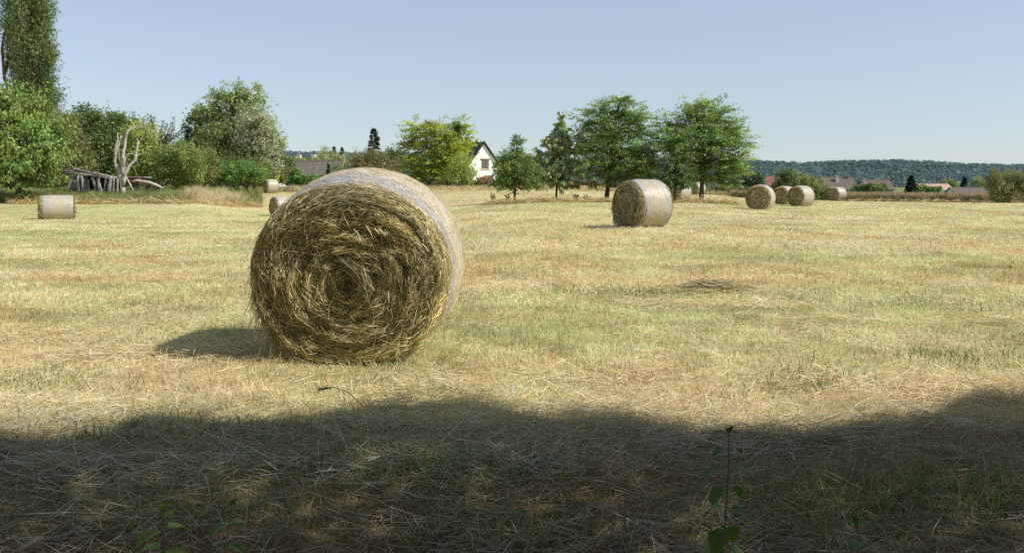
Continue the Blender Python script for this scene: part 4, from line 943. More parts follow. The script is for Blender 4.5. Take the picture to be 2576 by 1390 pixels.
def house(name, label, px, d, width, length, zeave, zridge, rot, wall, roofm, over=.35, chim=(), windows=(), cat='house'):
    """width across the gable (x), ridge runs along local y; zeave and zridge are heights above the eye line plane"""
    o = at(px, d); root = thing(name, label, cat, o, rot)
    he = zeave - o.z; hr = zridge - o.z; w2, l2 = width / 2, length / 2
    t = Tubes()
    t.poly([(-w2, -l2, -.6), (w2, -l2, -.6), (w2, -l2, he), (0, -l2, hr - .1), (-w2, -l2, he), (-w2, l2, -.6), (w2, l2, -.6), (w2, l2, he), (0, l2, hr - .1), (-w2, l2, he)],
           [(0, 1, 2, 3, 4), (9, 8, 7, 6, 5), (1, 6, 7, 2), (5, 0, 4, 9)])
    t.build('wall', wall, root)
    sl = (hr - he) / w2
    t = Tubes(); ex = w2 + over; ez = he - over * sl; th = .14
    for s in (-1, 1):
        n = Vector((s * sl, 0, 1)).normalized() * th
        a = [Vector((0, -l2 - over, hr)), Vector((s * ex, -l2 - over, ez)), Vector((s * ex, l2 + over, ez)), Vector((0, l2 + over, hr))]
        nseg = 14
        bot = []; 
        pts = [p for p in a] + [p + n for p in a]
        fs = [(0, 1, 2, 3), (7, 6, 5, 4), (0, 4, 5, 1), (1, 5, 6, 2), (2, 6, 7, 3), (3, 7, 4, 0)]
        t.poly(pts, fs if s < 0 else [tuple(reversed(q)) for q in fs])
    rf = t.build('roof', roofm, root)
    t = Tubes(); t.add([(0, -l2 - over, hr + .12), (0, l2 + over, hr + .12)], [.13, .13], 7); t.build('ridge_tiles', roofm, rf)
    for (cx_, cy_, w_, zt_, m_) in chim:
        zb = hr - abs(cx_) * sl - .4; zt_ = zt_ - o.z
        t = Tubes(); t.box((cx_, cy_, (zb + zt_) / 2), (w_, w_ * 1.2, zt_ - zb)); t.box((cx_, cy_, zt_ + .06), (w_ * 1.2, w_ * 1.4, .12)); t.build('chimney', m_, rf)
    for (side, u, z0, z1, ww, m_) in windows:     # on the front gable (-y)
        z0 -= o.z; z1 -= o.z
        wn = Tubes(); wn.box((u, -l2 - .03, (z0 + z1) / 2), (ww, .06, z1 - z0)); fr = wn.build('window', m_, root)
        tt = Tubes(); tt.box((u, -l2 - .05, z1 + .08), (ww + .5, .10, .16)); tt.build('lintel', WOODD, fr)
        tt = Tubes(); tt.box((u, -l2 - .06, z0 - .06), (ww + .3, .14, .12)); tt.build('sill', PALE, fr)
        tt = Tubes(); tt.box((u, -l2 - .065, (z0 + z1) / 2), (.03, .02, z1 - z0)); tt.build('shutter_joint', GLASSD, fr)
    return root, rf
K = lambda y, d: CAMZ - (y - HZ) / F * d
hw_, hrf = house('house', 'white rendered house with a steep dark slate roof and closed shutters', 1176, 135, 6.6, 9.5, K(432, 132), K(361, 132), math.radians(32), WHITE, SLATE,
      windows=[(0, .25, K(424, 131), K(402, 131), 1.15, SHUT)])
wn = Tubes(); zz0, zz1 = K(460, 131) - at(1176, 135).z, K(441, 131) - at(1176, 135).z
wn.box((.35, -4.78, (zz0 + zz1) / 2), (.62, .06, zz1 - zz0)); wn.build('shutter', SHUTO, hw_)
wn = Tubes(); wn.box((1.15, -4.77, (zz0 + zz1) / 2), (.95, .04, zz1 - zz0)); wd_ = wn.build('door', GLASSD, hw_)
wn = Tubes()
for i in range(4): wn.box((.78 + i * .25, -4.80, (zz0 + zz1) / 2), (.04, .03, zz1 - zz0))
wn.build('bars', METAL, wd_)
for s in (-1, 1):
    for u in (.35, .72):
        wn = Tubes(); wn.box((s * 3.3 * u * 1.04, -4.88, (K(361, 132) - at(1176, 135).z) * (1 - u) + (K(432, 132) - at(1176, 135).z) * u - .12), (.22, .30, .16)); wn.build('purlin_end', WOODD, hw_)
_nt = TILEB.node_tree; _p = [q for q in _nt.nodes if q.type == 'BSDF_PRINCIPLED'][0]; _c = [q for q in _nt.nodes if q.type == 'VALTORGB'][0]
_v = N(_nt, 'ShaderNodeTexNoise', Scale=3.4, Detail=2.); _r = N(_nt, 'ShaderNodeMapRange'); _r.inputs[1].default_value = .66; _r.inputs[2].default_value = .72
_m = N(_nt, 'ShaderNodeMix', data_type='RGBA'); _m.inputs[7].default_value = (.55, .52, .46, 1); _t = [q for q in _nt.nodes if q.type == 'TEX_COORD'][0]
_nt.links.new(_t.outputs['Object'], _v.inputs['Vector']); _nt.links.new(_v.outputs['Fac'], _r.inputs[0]); _nt.links.new(_r.outputs[0], _m.inputs[0]); _nt.links.new(_c.outputs[0], _m.inputs[6]); _nt.links.new(_m.outputs[2], _p.inputs['Base Color'])
bn, brf = house('barn', 'long low barn with a mossy brown tiled roof and orange verge tiles', 803, 121, 5.4, 6.4, K(441, 119), K(408, 121), math.radians(86.5), GREYWALL, TILEB, over=.2, cat='barn')
ob = at(803, 121)
for s in (-1, 1):
    t = Tubes(); hh = K(408, 121) - ob.z + .16; ee = K(441, 119) - ob.z - .04
    t.poly([(-.02, s * 3.42 - .09, hh), (-.02, s * 3.42 + .09, hh), (-2.95, s * 3.42 + .09, ee), (-2.95, s * 3.42 - .09, ee), (-.02, s * 3.42 - .09, hh + .05), (-.02, s * 3.42 + .09, hh + .05), (-2.95, s * 3.42 + .09, ee + .05), (-2.95, s * 3.42 - .09, ee + .05)], [(0, 1, 2, 3), (7, 6, 5, 4), (0, 4, 5, 1), (1, 5, 6, 2), (2, 6, 7, 3), (3, 7, 4, 0)])
    t.build('verge_tiles', ORANGET, brf)
# house with white chimneys and a television aerial behind the barn
hb, hbr = house('house', 'house almost hidden behind the barn, only white chimneys and an aerial showing', 778, 170, 5, 6, K(425, 170), K(402, 170), math.radians(80), WHITE, TILE,
      chim=[(0, 2.0, .55, K(391, 170), WHITE), (-.3, -1.0, .6, K(390, 170), WHITE)])
t = Tubes(); oz = at(778, 170).z
t.add([(0, -2.3, K(405, 170) - oz), (0, -2.3, K(369, 170) - oz)], [.03, .025], 5); t.add([(0, -2.5, K(369.5, 170) - oz), (0, -1.4, K(371, 170) - oz)], [.025, .025], 5)
for i in range(6): t.add([(-.2, -1.5 - i * .18, K(370.4, 170) - oz), (.2, -1.5 - i * .18, K(370.4, 170) - oz)], [.012, .012], 4)
t.build('aerial', METAL, hb)
house('house', 'small cottage with a bright red tiled roof behind the clustered bales', 1942, 232, 4.6, 4.3, K(466, 230), K(446, 230), math.radians(90), SHEET, REDT, over=.2, chim=[(.2, -.9, .3, K(443, 230), WHITE), (.2, -.3, .3, K(443.5, 230), PALE)])
house('house', 'cottage with a wide brown roof and two tall chimneys beyond the fence', 2106, 236, 7.2, 7.6, K(476, 232), K(447, 232), math.radians(90), GREYWALL, TILE, over=.3, chim=[(-1.3, .5, .62, K(443, 232), PALE), (-.2, -2.2, .7, K(445, 232), TILE)])
house('house', 'cottage with pale blue grey gable and brown roof, beside the low green shrub', 2200, 236, 6.6, 7.2, K(476, 232), K(454, 232), math.radians(90), GREYWALL, TILE, over=.3, chim=[(-.8, 3.0, .42, K(452, 232), PALE)])
house('house', 'low bungalow with a pinkish tiled roof beyond the dark fir', 2348, 236, 6.0, 7.2, K(478, 232), K(464, 232), math.radians(90), WHITE, PINKT, over=.3, chim=[(0, .8, .4, K(461, 232), PALE)])
house('house', 'long low bungalow with a dull brown roof next to the pink one', 2432, 225, 6.0, 8.0, K(486, 222), K(473, 222), math.radians(86), WHITE, TILE, over=.3)

# ------------------------------------------------------------------ wire fence on the right
def fence():
    d = 93.; o = at(2150, d); root = thing('wire_fence', 'sagging wire fence of thin crooked posts before the tan grass', 'fence', o)
    tops = []
    for px, h in [(2133, .85), (2165, 1.1), (2197, 1.0), (2218, .9), (2238, 1.35), (2256, .9), (2288, 1.0), (2322, 1.05), (2348, .95), (2383, 1.1), (2398, 1.2), (2424, .9), (2462, .85), (2506, 1.25)]:
        p = at(px, d) - o; t = Tubes(); lean = random.gauss(0, .05)
        t.add([p - Vector((0, 0, .2)), p + Vector((lean * .5, 0, h * .5)), p + Vector((lean, 0, h))], [.05, .045, .04], 6, .1); t.build('post', GREYW, root)
        tops.append((p, h))
    t = Tubes()
    for fr in (.45, .85):
        for (a, ha), (b, hb_) in zip(tops[:-1], tops[1:]):
            A_ = a + Vector((0, -.05, .85 * fr)); B_ = b + Vector((0, -.05, .85 * fr)); m_ = A_.lerp(B_, .5) - Vector((0, 0, .04)); t.add([A_, m_, B_], [.008] * 3, 4)
    t.build('wire', METAL, root)
fence()

# ------------------------------------------------------------------ odds and ends by the barn
def oddments():
    d = 108.; o = at(705, d); k = d / F
    TARP = noise_mat('pale_tarpaulin', (.50, .54, .58), (.72, .75, .78), 3., .5, .3)
    root = thing('covered_trailer', 'hump of pale grey tarpaulin on short legs beside the small bale', 'trailer', o)
    nu, nv = 18, 9; V = []
    for j in range(nv):
        for i in range(nu):
            a = 2 * PI * i / nu; e = (PI / 2) * j / (nv - 1)
            r = math.cos(e) ** .6; V.append((r * math.cos(a) * .62 * (1 + random.uniform(-.05, .05)), r * math.sin(a) * .8, .35 + math.sin(e) ** .8 * .62 + random.uniform(-.03, .03)))
    fcs = [(j * nu + i, j * nu + (i + 1) % nu, (j + 1) * nu + (i + 1) % nu, (j + 1) * nu + i) for j in range(nv - 1) for i in range(nu)]
    mesh_obj('cover', V, fcs, TARP, root, smooth=True)
    for sx_ in (-.45, .45):
        for sy in (-.5, .5):
            t = Tubes(); t.add([(sx_, sy, -.1), (sx_, sy, .5)], [.04, .04], 6); t.build('leg', METAL, root)
    t = Tubes(); t.box((0, 0, .34), (.95, 1.1, .08)); t.build('bed', DARKI, root)
    o = at(775, 100.); REDP = noise_mat('red_paint', (.42, .06, .05), (.55, .10, .09), 6., .5, .1)
    root = thing('plough', 'small red painted farm plough in the dry grass beyond the huge bale', 'farm tool', o)
    t = Tubes(); t.add([(-.35, 0, .35), (.55, 0, .18)], [.045, .045], 6); t.add([(-.35, .2, .4), (.3, .2, .5)], [.04, .04], 6); t.add([(-.3, 0, .05), (-.25, 0, .75)], [.04, .04], 6); t.add([(-.3, .1, .7), (.5, .1, .3)], [.03, .03], 6); t.build('frame', REDP, root)
    t = Tubes()
    for x in (-.28, .1, .45): t.poly([(x, -.05, .35), (x + .08, -.05, .3), (x + .12, .02, .0), (x - .02, .02, .02), (x, .05, .35)], [(0, 1, 2, 3), (0, 3, 4)])
    t.build('blade', METAL, root)
    o = at(750, 110.); root = thing('metal_rail', 'thin grey rail fence running in front of the barn hedge', 'fence', o)
    t = Tubes(); a = at(722, 110) - o; b = at(802, 110) - o; t.add([a + Vector((0, 0, .62)), b + Vector((0, 0, .66))], [.03, .03], 6); t.build('rail', METAL, root)
    for px in (724, 742, 764, 786, 800):
        p = at(px, 110) - o; t = Tubes(); t.add([p - Vector((0, 0, .1)), p + Vector((0, 0, .66))], [.025, .025], 6); t.build('post', METAL, root)
    o = at(810, 103.); t = Tubes(); t.box((0, 0, .3), (.26, .2, .7), .2); t.box((.02, 0, .68), (.2, .16, .1), .2); ob_ = t.build('marker_stone', WHITE, None); ob_.location = o; tag(ob_, 'little white stone post in the grass before the barn', 'post')
oddments()

# ------------------------------------------------------------------ tall grass, weeds
WEEDM = leaf_mat('weeds', .3, .6, .2)
BANK = lambda p: 62.8 + 12 * np.clip((p - 470) / 170, 0, 1)
def tall_patch(name, label, p0, p1, d0, d1, dens_n, h0, h1, w0, w1, pal, lean=.22, hmod=None, cat='grass', roots=.6):
    n = dens_n; px = rng.uniform(p0, p1, n); d = rng.uniform(d0, d1, n); x = (px - CX) / F * d
    hm = np.ones(n) if hmod is None else hmod(px, d)
    keep = (rng.random(n) < np.clip(hm * 1.5, 0, 1)) & ((px > 700) | (d > BANK(px))); px, d, x, hm = px[keep], d[keep], x[keep], hm[keep]; n = len(x)
    P, Wd, ws = blades(x, d, n, h0, h1, w0, w1, lean, 2)
    P[:, :, 2] = P[:, :1, 2] + (P[:, :, 2] - P[:, :1, 2]) * hm[:, None]
    pal = np.array(pal); c = pal[rng.integers(0, len(pal), n)] * rng.uniform(.65, 1.2, (n, 1)) * (.75 + .5 * vnoise(px * .06, d * .8, 5))[:, None]
    v, f = ribbons(P, Wd, ws)
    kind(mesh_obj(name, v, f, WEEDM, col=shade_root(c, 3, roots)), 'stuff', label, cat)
GW = [(.27, .33, .11), (.33, .38, .14), (.19, .25, .075), (.40, .40, .18), (.46, .42, .21)]
DRY = [(.74, .62, .36), (.82, .71, .45), (.66, .50, .25), (.46, .43, .20), (.78, .67, .42)]
TAN = [(.46, .31, .16), (.52, .37, .20), (.40, .27, .13), (.44, .34, .17)]
bank = lambda px, d: .45 + .75 * fbm(px * .035, d * .25, 9, 3)
tall_patch('weeds', 'dull green weeds on the bank around the ruined shed', -250, 480, 63.2, 70, 42000, .4, 1.05, .03, .06, GW[:4], .42, bank, roots=.85)
tall_patch('meadow', 'overgrown meadow rising behind the shed bank', -250, 660, 70, 92, 22000, .5, 1.1, .05, .09, GW[:4], .4, bank, roots=.8)
tall_patch('dry_grass', 'stand of tall pale dry grass at the end of the weedy bank', 430, 665, 63, 82, 15000, .5, 1.45, .02, .05, DRY[:3] + DRY[4:], .2, lambda px, d: (.35 + .9 * fbm(px * .05, d * .3, 19, 3)) * np.clip((px - 425) / 60, .2, 1) * np.clip((668 - px) / 70, .0, 1), roots=.85)
tall_patch('straw_grass', 'short dry grass before the barn and rail', 600, 1010, 98, 112, 9000, .3, .8, .05, .09, DRY + GW[:3], .25)
tall_patch('rough_grass', 'dry grass strip along the hedge at the back of the field', 1010, 1900, 105, 113, 9000, .3, .75, .05, .1, DRY + GW[3:], .25)
tall_patch('tree_strip_grass', 'straggly dry grass and weeds along the strip under the field trees', 1215, 1870, 59.5, 64.5, 9000, .12, .55, .018, .04, DRY + GW, .45, lambda px, d: np.clip(.15 + 1.1 * (fbm(px * .03, d * .5, 29, 3) - .25), .08, 1.2) * np.clip(1 - np.abs(d - 62) / 3, .15, 1))
tall_patch('fence_weeds', 'dark green weeds at the foot of the wire fence', 2126, 2640, 90.5, 94.5, 15000, .3, .85, .04, .08, [(.09, .12, .04), (.13, .16, .055), (.07, .09, .03), (.22, .19, .08), (.14, .11, .05)], .35, lambda px, d: .3 + 1.1 * fbm(px * .022, d * .3, 39, 3))
tall_patch('tan_grass', 'tall reddish tan grass standing behind the wire fence', 2120, 2700, 94.5, 118, 24000, .65, 1.08, .05, .10, TAN, .16)
tall_patch('tan_grass', 'tan grass with dark weeds at its foot behind the clustered bales', 1840, 2122, 101, 118, 10000, .55, 1.0, .05, .10, TAN, .16)
tall_patch('dark_weeds', 'dark weeds edging the field behind the clustered bales', 1840, 2122, 99.5, 102, 4500, .3, .7, .04, .08, [(.09, .12, .04), (.13, .16, .055), (.22, .19, .08), (.14, .11, .05)], .35)

WD = noise_mat('dry_dock', (.07, .035, .025), (.16, .09, .06), 20., .9, .2)
for i, (px, y0, nm) in enumerate([(1237, 485, 'brown seeding dock spike in the open grass beyond the wrapped shoulder of the huge bale'), (1280, 487, 'brown seeding dock spike beside the trunk of the conical tree'), (1448, 488, 'darkest bushy dock in the grass strip under the field trees'), (1476, 490, 'thin dock spike nearest the trunk of the broad acacia')]):
    o = at(px, 62); t = Tubes(); h = K(y0, 62) - o.z
    for s in range(3 if i != 2 else 6):
        dx = random.uniform(-.25, .25) * (s > 0); hh = h * (1 if s == 0 else random.uniform(.5, .9))
        p = [(0, 0, -.05), (dx * .4, 0, hh * .5), (dx, random.uniform(-.1, .1), hh)]; t.add(p, [.014, .012, .008], 5)
        for q in range(36):
            f_ = random.uniform(.45, 1); c = Vector((dx * f_ + random.gauss(0, .035), random.gauss(0, .035), hh * f_)); t.add([c, c + Vector((random.gauss(0, .03), random.gauss(0, .03), .05))], [.022, .008], 4)
    ob_ = t.build('dock_plant', WD, None); ob_.location = o; tag(ob_, nm, 'weed')

# ------------------------------------------------------------------ wooded hills
def hills():
    prof_px = np.array([-2500, -600, 300, 720, 900, 1100, 1600, 1870, 1950, 2010, 2120, 2330, 2420, 2576, 3200, 5000])
    prof_py = np.array([396, 388, 380, 376, 381, 389, 400, 402, 404, 408, 402, 402, 408, 411, 405, 400])
    m = noise_mat('hill_wood', (.035, .05, .05), (.06, .08, .075), .02, .95, .3)  # bluish base colour stands in for distance haze
    A = np.linspace(-1500, 4200, 260); D = np.linspace(900, 1900, 40)
    AA, DD = np.meshgrid(A, D, indexing='ij')
    hz = np.interp(AA, prof_px, prof_py); top = (HZ - hz) / F * 1450 - 4
    s = np.clip((DD - 900) / 550, 0, 1); s = s * s * (3 - 2 * s) * .25 + s * .75
    Z = top * s * (1 - .25 * np.clip((DD - 1450) / 450, 0, 1)) + 6 * (fbm(AA * .008, DD * .01, 3, 3) - .5) - 3 * (1 - s)
    X = (AA - CX) / F * DD
    V = np.stack([X, DD, Z], -1).reshape(-1, 3); nb = len(D)
    i = np.arange(len(A) - 1)[:, None]; j = np.arange(nb - 1)[None, :]
    f = np.stack([i * nb + j, (i + 1) * nb + j, (i + 1) * nb + j + 1, i * nb + j + 1], -1).reshape(-1, 4)
    kind(mesh_obj('hills', V, f, m, smooth=True), 'structure')
    # tree crowns over the slope, one mass of leaf clumps
    n = 20000; px = rng.uniform(-900, 3600, n); d = 905 + 590 * rng.random(n) ** .9; x = (px - CX) / F * d
    hz = np.interp(px, prof_px, prof_py); top = (HZ - hz) / F * 1450 - 4; s = np.clip((d - 900) / 550, 0, 1); s = s * s * (3 - 2 * s) * .25 + s * .75
    z = top * s - 3 * (1 - s) + 6 * (fbm(px * .008, d * .01, 3, 3) - .5)
    r = rng.uniform(2.2, 4.6, n); M = 10; idx = np.repeat(np.arange(n), M); q = n * M
    g = unit(rng.normal(0, 1, (q, 3)) + np.array([0, -.35, .45]))
    P = np.stack([x, d, z + 2.2], 1)[idx] + g * (r[idx] * rng.uniform(.7, 1.08, q))[:, None] * np.array([1.05, 1.05, .95])
    nr = unit(g + np.array([0, 0, .5]) + rng.normal(0, .25, (q, 3))); A = unit(np.cross(nr, rnd_dir(q))); S = np.cross(A, nr)
    Ls = r[idx] * rng.uniform(.6, 1.0, q)
    pal = np.array([(.075, .11, .105), (.09, .125, .115), (.065, .095, .095), (.115, .145, .12), (.08, .115, .10)])
    c = pal[rng.integers(0, 5, n)] * rng.uniform(.92, 1.1, (n, 1)) * (.85 + .3 * vnoise(px * .012, d * .02, 4))[:, None]; c[rng.random(n) < .02] = (.14, .16, .12)
    c = c * np.array([1.6, 1.68, 1.8])  # aerial haze painted into the crown colours as a pale blue lift
    c = c[idx] * rng.uniform(.85, 1.15, (q, 1))
    FM = leaf_mat('far_forest', .35, .9, .05)
    v, f = leaf_quads(P - A * (Ls * .5)[:, None], A * Ls[:, None], S * (Ls * .42)[:, None])
    kind(mesh_obj('forest', v, f, FM, col=np.repeat(c, 4, axis=0)), 'stuff', 'continuous broadleaf wood covering the distant ridge', 'forest')
hills()

# ------------------------------------------------------------------ trees behind the viewer that shade the near grass
def shade_trees():
    edge = [(-900, 1105), (-400, 1105), (20, 1112), (200, 1104), (330, 1080), (400, 1050), (600, 1066), (800, 1062), (870, 1036), (940, 1020), (1150, 1018), (1250, 1042), (1350, 1066), (1550, 1054), (1640, 1076), (1700, 1094), (1900, 1080), (2000, 1092), (2100, 1090), (2230, 1066), (2330, 1066), (2430, 1030), (2560, 1008), (3000, 1000), (3500, 1020)]
    ed = np.array([[(px - CX) / F * ((CAMZ - .01) * F / (py - HZ)), (CAMZ - .01) * F / (py - HZ)] for px, py in edge])
    n = 160000
    gx = rng.uniform(-6.2, 7.5, n); ey = np.interp(gx, ed[:, 0], ed[:, 1])
    # near the rim the crown is dense so that its shadow has a definite edge
    ey = ey + .16 * (vnoise(gx * 2.6, gx * 0 + 3, 51) - .5) + .12 * (vnoise(gx * 6.5, gx * 0 + 8, 52) - .5)
    gy = np.where(rng.random(n) < .5, ey - np.abs(rng.normal(0, .28, n)), rng.uniform(-4, 1, n) * .0 + ey - rng.random(n) * (ey + 3.5))
    h = 3.5 + 4.2 * rng.random(n) ** 1.3 + .8 * vnoise(gx * 1.3, gy * 1.3, 4)
    keep = np.ones(n, bool)
    for px, py, r in [(1440, 1325, .095), (1385, 1335, .07), (1090, 1195, .06), (1150, 1205, .04), (190, 1375, .05)]:
        fy = (CAMZ - .01) * F / (py - HZ); fx = (px - CX) / F * fy
        rel = np.hypot((gx - fx), (gy - fy) * 1.0); keep &= ~((rel < r) & (rng.random(n) < .97))
    for q in range(26):
        fx = rng.uniform(-3.2, 3.2); fy = np.interp(fx, ed[:, 0], ed[:, 1]) - rng.uniform(.08, 1.3) ** 1.3; r = rng.uniform(.035, .085)
        keep &= ~((np.hypot(gx - fx, (gy - fy) * 1.3) < r) & (rng.random(n) < .93))
    # a few straggling sprays reach past the rim
    far_ = rng.random(n) < .004; spr = vnoise(gx * 4.2, gx * 0 + 2, 61) > .55
    gy = np.where(far_ & spr, ey + rng.uniform(0, .32, n), gy)
    gx, gy, h = gx[keep], gy[keep], h[keep]; n = len(gx)
    c = 1 / math.tan(SUN_EL)
    P = np.stack([gx + h * c * math.cos(SUN_A), gy - h * c * math.sin(SUN_A), h], 1)
    A = unit(rng.normal(0, 1, (n, 3)) + np.array([0, 0, -.3])); S = unit(np.cross(A, rnd_dir(n))) * (rng.uniform(.03, .05, n))[:, None]
    cc = np.array(G_MID)[rng.integers(0, 4, n)] * rng.uniform(.7, 1.2, (n, 1))
    bases = [Vector((2.3, -3.4, 0)), Vector((6.2, -2.6, 0)), Vector((10.6, -3.2, 0))]
    own = np.digitize(P[:, 0] + rng.normal(0, .3, n), [4.2, 8.4])
    names = ['broadleaf tree by the viewer whose crown shades the near grass below the shed', 'broadleaf tree by the viewer whose crown shades the near grass below the huge bale', 'broadleaf tree by the viewer whose crown shades the near grass below the fence']
    for i, b in enumerate(bases):
        root = thing('oak_tree', names[i], 'tree', b, 0, 'shade trees beside the viewer')
        s = own == i; v, f = leaf_quads(P[s] - np.array(b), A[s] * rng.uniform(.10, .17, s.sum())[:, None], S[s])
        mesh_obj('crown', v, f, LEAF, root, col=np.repeat(cc[s], 4, axis=0))
        t = Tubes(); t.add([(0, 0, -.2), (.03, 0, .4), (.05, .1, 2.2), (.1, .3, 4.2), (.1, .5, 6.5)], [.42, .3, .26, .22, .12], 10, .05)
        idx = np.where(s)[0]
        for q in random.sample(list(idx), 40):
            e = P[q] - np.array(b); st = Vector((.08, .25, random.uniform(2.8, 6))); t.add(bez(st, e, .06, 6, .05), [.08, .065, .05, .035, .022, .01], 5)
        t.build('trunk', BARK, root, True)
def sky_block_trees():  # unseen trees added to block sky light and darken the near shade
    for b, (rx, ry, rz_), hc, lab in [((-9, -3.5, 0), (5.2, 4.2, 4.2), 4.2, 'big unseen tree added beside the viewer to block sky light'), ((-1, -9.5, 0), (7.5, 3.6, 4.8), 4.6, 'wide unseen tree added behind the viewer to deepen the near shade'), ((9, -9.5, 0), (6, 3.6, 4.8), 4.6, 'unseen tree added behind the viewer on the sunny side to block sky light'), ((-14, 5.0, 0), (4.6, 4.6, 5.5), 5.6, 'tall unseen tree added just past the frame edge to keep sky light off the near grass')]:
        root = thing('oak_tree', lab, 'tree', b, 0, 'shade trees beside the viewer'); n = 15000
        dr = rnd_dir(n); P = dr * np.array([rx, ry, rz_]) * (rng.uniform(.75, 1.05, n)[:, None]) + np.array([0, 0, hc]); P[:, 2] = np.maximum(P[:, 2], .15)
        A = unit(rng.normal(0, 1, (n, 3))); S = unit(np.cross(A, unit(dr + rng.normal(0, .5, (n, 3))))) * .09
        v, f = leaf_quads(P, A * .3, S); mesh_obj('crown', v, f, LEAF, root, col=np.repeat(np.array(G_MID)[rng.integers(0, 4, n)] * rng.uniform(.7, 1.2, (n, 1)), 4, axis=0))
        t = Tubes(); t.add([(0, 0, -.2), (0, 0, 1), (.1, 0, 4), (.1, .1, 7)], [.45, .32, .25, .1], 10, .05)
        for q in range(14): t.add(bez((.1, 0, random.uniform(1.8, 5)), P[random.randrange(n)], .05, 6), [.1, .08, .06, .045, .03, .012], 5)
        t.build('trunk', BARK, root, True)
shade_trees()
sky_block_trees()

# ------------------------------------------------------------------ nettles and stalks close to the viewer
NETTLE = leaf_mat('nettle_leaf', .3, .55, .25)
STEMM = noise_mat('weed_stem', (.13, .17, .06), (.19, .21, .09), 30., .7, .1)
def nettle(px, d, ytop, label, pairs, lmax, col, seed, lean=0.):
    random.seed(seed)
    o = at(px, d); o.z = float(zg(o.x, o.y)); h = K(ytop, d) - o.z; root = thing('nettle_plant', label, 'plant', o)
    t = Tubes(); path = lambda f_: Vector((lean * f_ * f_ + .012 * math.sin(f_ * 5 + seed), .01 * math.sin(f_ * 7), h * f_))
    t.add([path(i / 10) - (Vector((0, 0, .03)) if i == 0 else Vector()) for i in range(11)], [.0038 - .00027 * i for i in range(11)], 6); t.build('stem', STEMM, root, True)
    V = []; Fc = []; C = []
    def leaf(base, az, L_, drop):
        nU = 9; u = Vector((math.cos(az), math.sin(az), 0)); s = Vector((-math.sin(az), math.cos(az), 0)); b0 = len(V); p = Vector(base)
        for i in range(nU):
            f_ = i / (nU - 1); pet = .14
            el = .45 - drop * (f_ ** .8) * 1.5
            if i: p = p + (u * math.cos(el) + Vector((0, 0, math.sin(el)))) * (L_ / (nU - 1))
            g = max(0, (f_ - pet) / (1 - pet)); w_ = L_ * .27 * (math.sin(min(1, g * 2.4) * PI / 2) * (1 - g) ** .7 * 1.5) * (1 + (.14 if i % 2 else -.08)) + .0014
            nz = u * (-math.sin(el)) + Vector((0, 0, math.cos(el)))
            for q in (-1, 0, 1):
                V.append(p + s * (w_ * q) + nz * (.22 * w_ * abs(q))); k_ = random.uniform(.85, 1.1) * (.8 if q == 0 else 1); C.append([c * k_ for c in col])
        for i in range(nU - 1):
            for q in (0, 1):
                a = b0 + i * 3 + q; Fc.append((a, a + 1, a + 4, a + 3))
    for i in range(pairs):
        f_ = .985 - (i / pairs) ** 1.1 * .86; L_ = lmax * min(1, .42 + .9 * (i / max(1, pairs - 1)) ** .7) * random.uniform(.88, 1.1)
        az0 = (i % 2) * 1.1 - .25 + random.uniform(-.3, .3)
        for s in (0, PI): leaf(path(f_), az0 + s + random.uniform(-.15, .15), L_, .5 + .65 * min(1, i / 4) + random.uniform(-.1, .2))
    for i in range(6): leaf(path(.985 + .015 * random.random()), random.uniform(0, 2 * PI), .018 * lmax / .1 * random.uniform(.7, 1.2), -.4)
    mesh_obj('leaves', V, Fc, NETTLE, root, col=np.array(C), smooth=True)
nettle(1812, 2.15, 1080, 'tallest nettle, leafy and dark, standing alone in the shaded grass', 14, .10, (.15, .23, .05), 3, .01)
nettle(395, 2.3, 1283, 'yellowish nettle with narrow spreading leaves in the shade below the shed', 9, .115, (.27, .34, .075), 5, .02)
nettle(562, 2.2, 1265, 'dark slender nettle just beside the yellowish one', 10, .09, (.14, .22, .05), 8, .015)
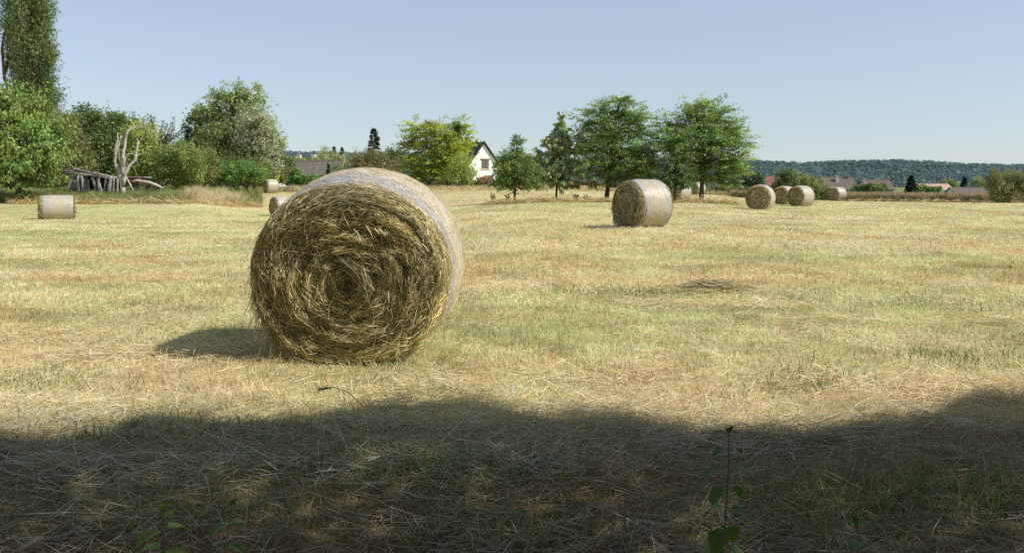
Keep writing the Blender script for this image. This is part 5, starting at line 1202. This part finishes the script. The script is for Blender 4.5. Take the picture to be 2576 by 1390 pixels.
nettle(2178, 2.35, 1312, 'low dark nettle in the shade near the picture corner below the fence', 8, .10, (.14, .24, .05), 11, -.02)
nettle(318, 2.4, 1335, 'smallest nettle, a low rosette beside the yellowish nettle', 4, .085, (.12, .2, .05), 14, 0)
STALKM = noise_mat('dry_stalk', (.34, .27, .14), (.50, .41, .23), 30., .8, .1)
def stalk(pts, d, label, head, seed):
    random.seed(seed); p = [up(x, y, dd) for (x, y), dd in zip(pts, d)]; o = p[0].copy(); g = float(zg(o.x, o.y))
    base = Vector((o.x, o.y, g)); root = thing('grass_stalk', label, 'grass stalk', base)
    q = [Vector((0, 0, -.02))] if o.z - g > .02 else []
    q += [v - base for v in p]; t = Tubes(); t.add(q, [.0022] * len(q), 5); t.build('stem', STALKM, root, True)
    t = Tubes(); a, b = q[-2], q[-1]; dr = (b - a)
    for i in range(head):
        f_ = i / head; c = a.lerp(b, .1 + .9 * f_); w_ = Vector([random.gauss(0, .006) for _ in range(3)]); t.add([c, c + dr.normalized() * .016 + w_], [.0018, .0007], 4)
    t.build('seed_head', STALKM, root)
stalk([(925, 1075), (905, 1012), (875, 985), (840, 973), (803, 979)], [4.2, 4.2, 4.15, 4.1, 4.1], 'arching dark seed stalk reaching over the shadow edge below the huge bale', 40, 1)
stalk([(1190, 1352), (1175, 1330), (1135, 1280), (1090, 1235), (1062, 1215)], [3.35, 3.4, 3.4, 3.4, 3.4], 'pale leaning seed stalk in the deep shade', 40, 2)
stalk([(2330, 1372), (2300, 1350), (2230, 1310), (2180, 1285), (2150, 1275)], [3.2, 3.2, 3.2, 3.2, 3.2], 'pale seed stalk bending over above the low dark nettle', 40, 3)
stalk([(2310, 1300), (2290, 1255), (2265, 1225), (2235, 1195)], [3.55, 3.55, 3.55, 3.55], 'straight thin straw stalk leaning over the shaded green tuft', 30, 4)
stalk([(2010, 905), (2025, 935), (2040, 925), (2050, 880)], [6.1, 6.1, 6.1, 6.1], 'short orange tinted stalk standing in the sunlit stubble', 30, 5)
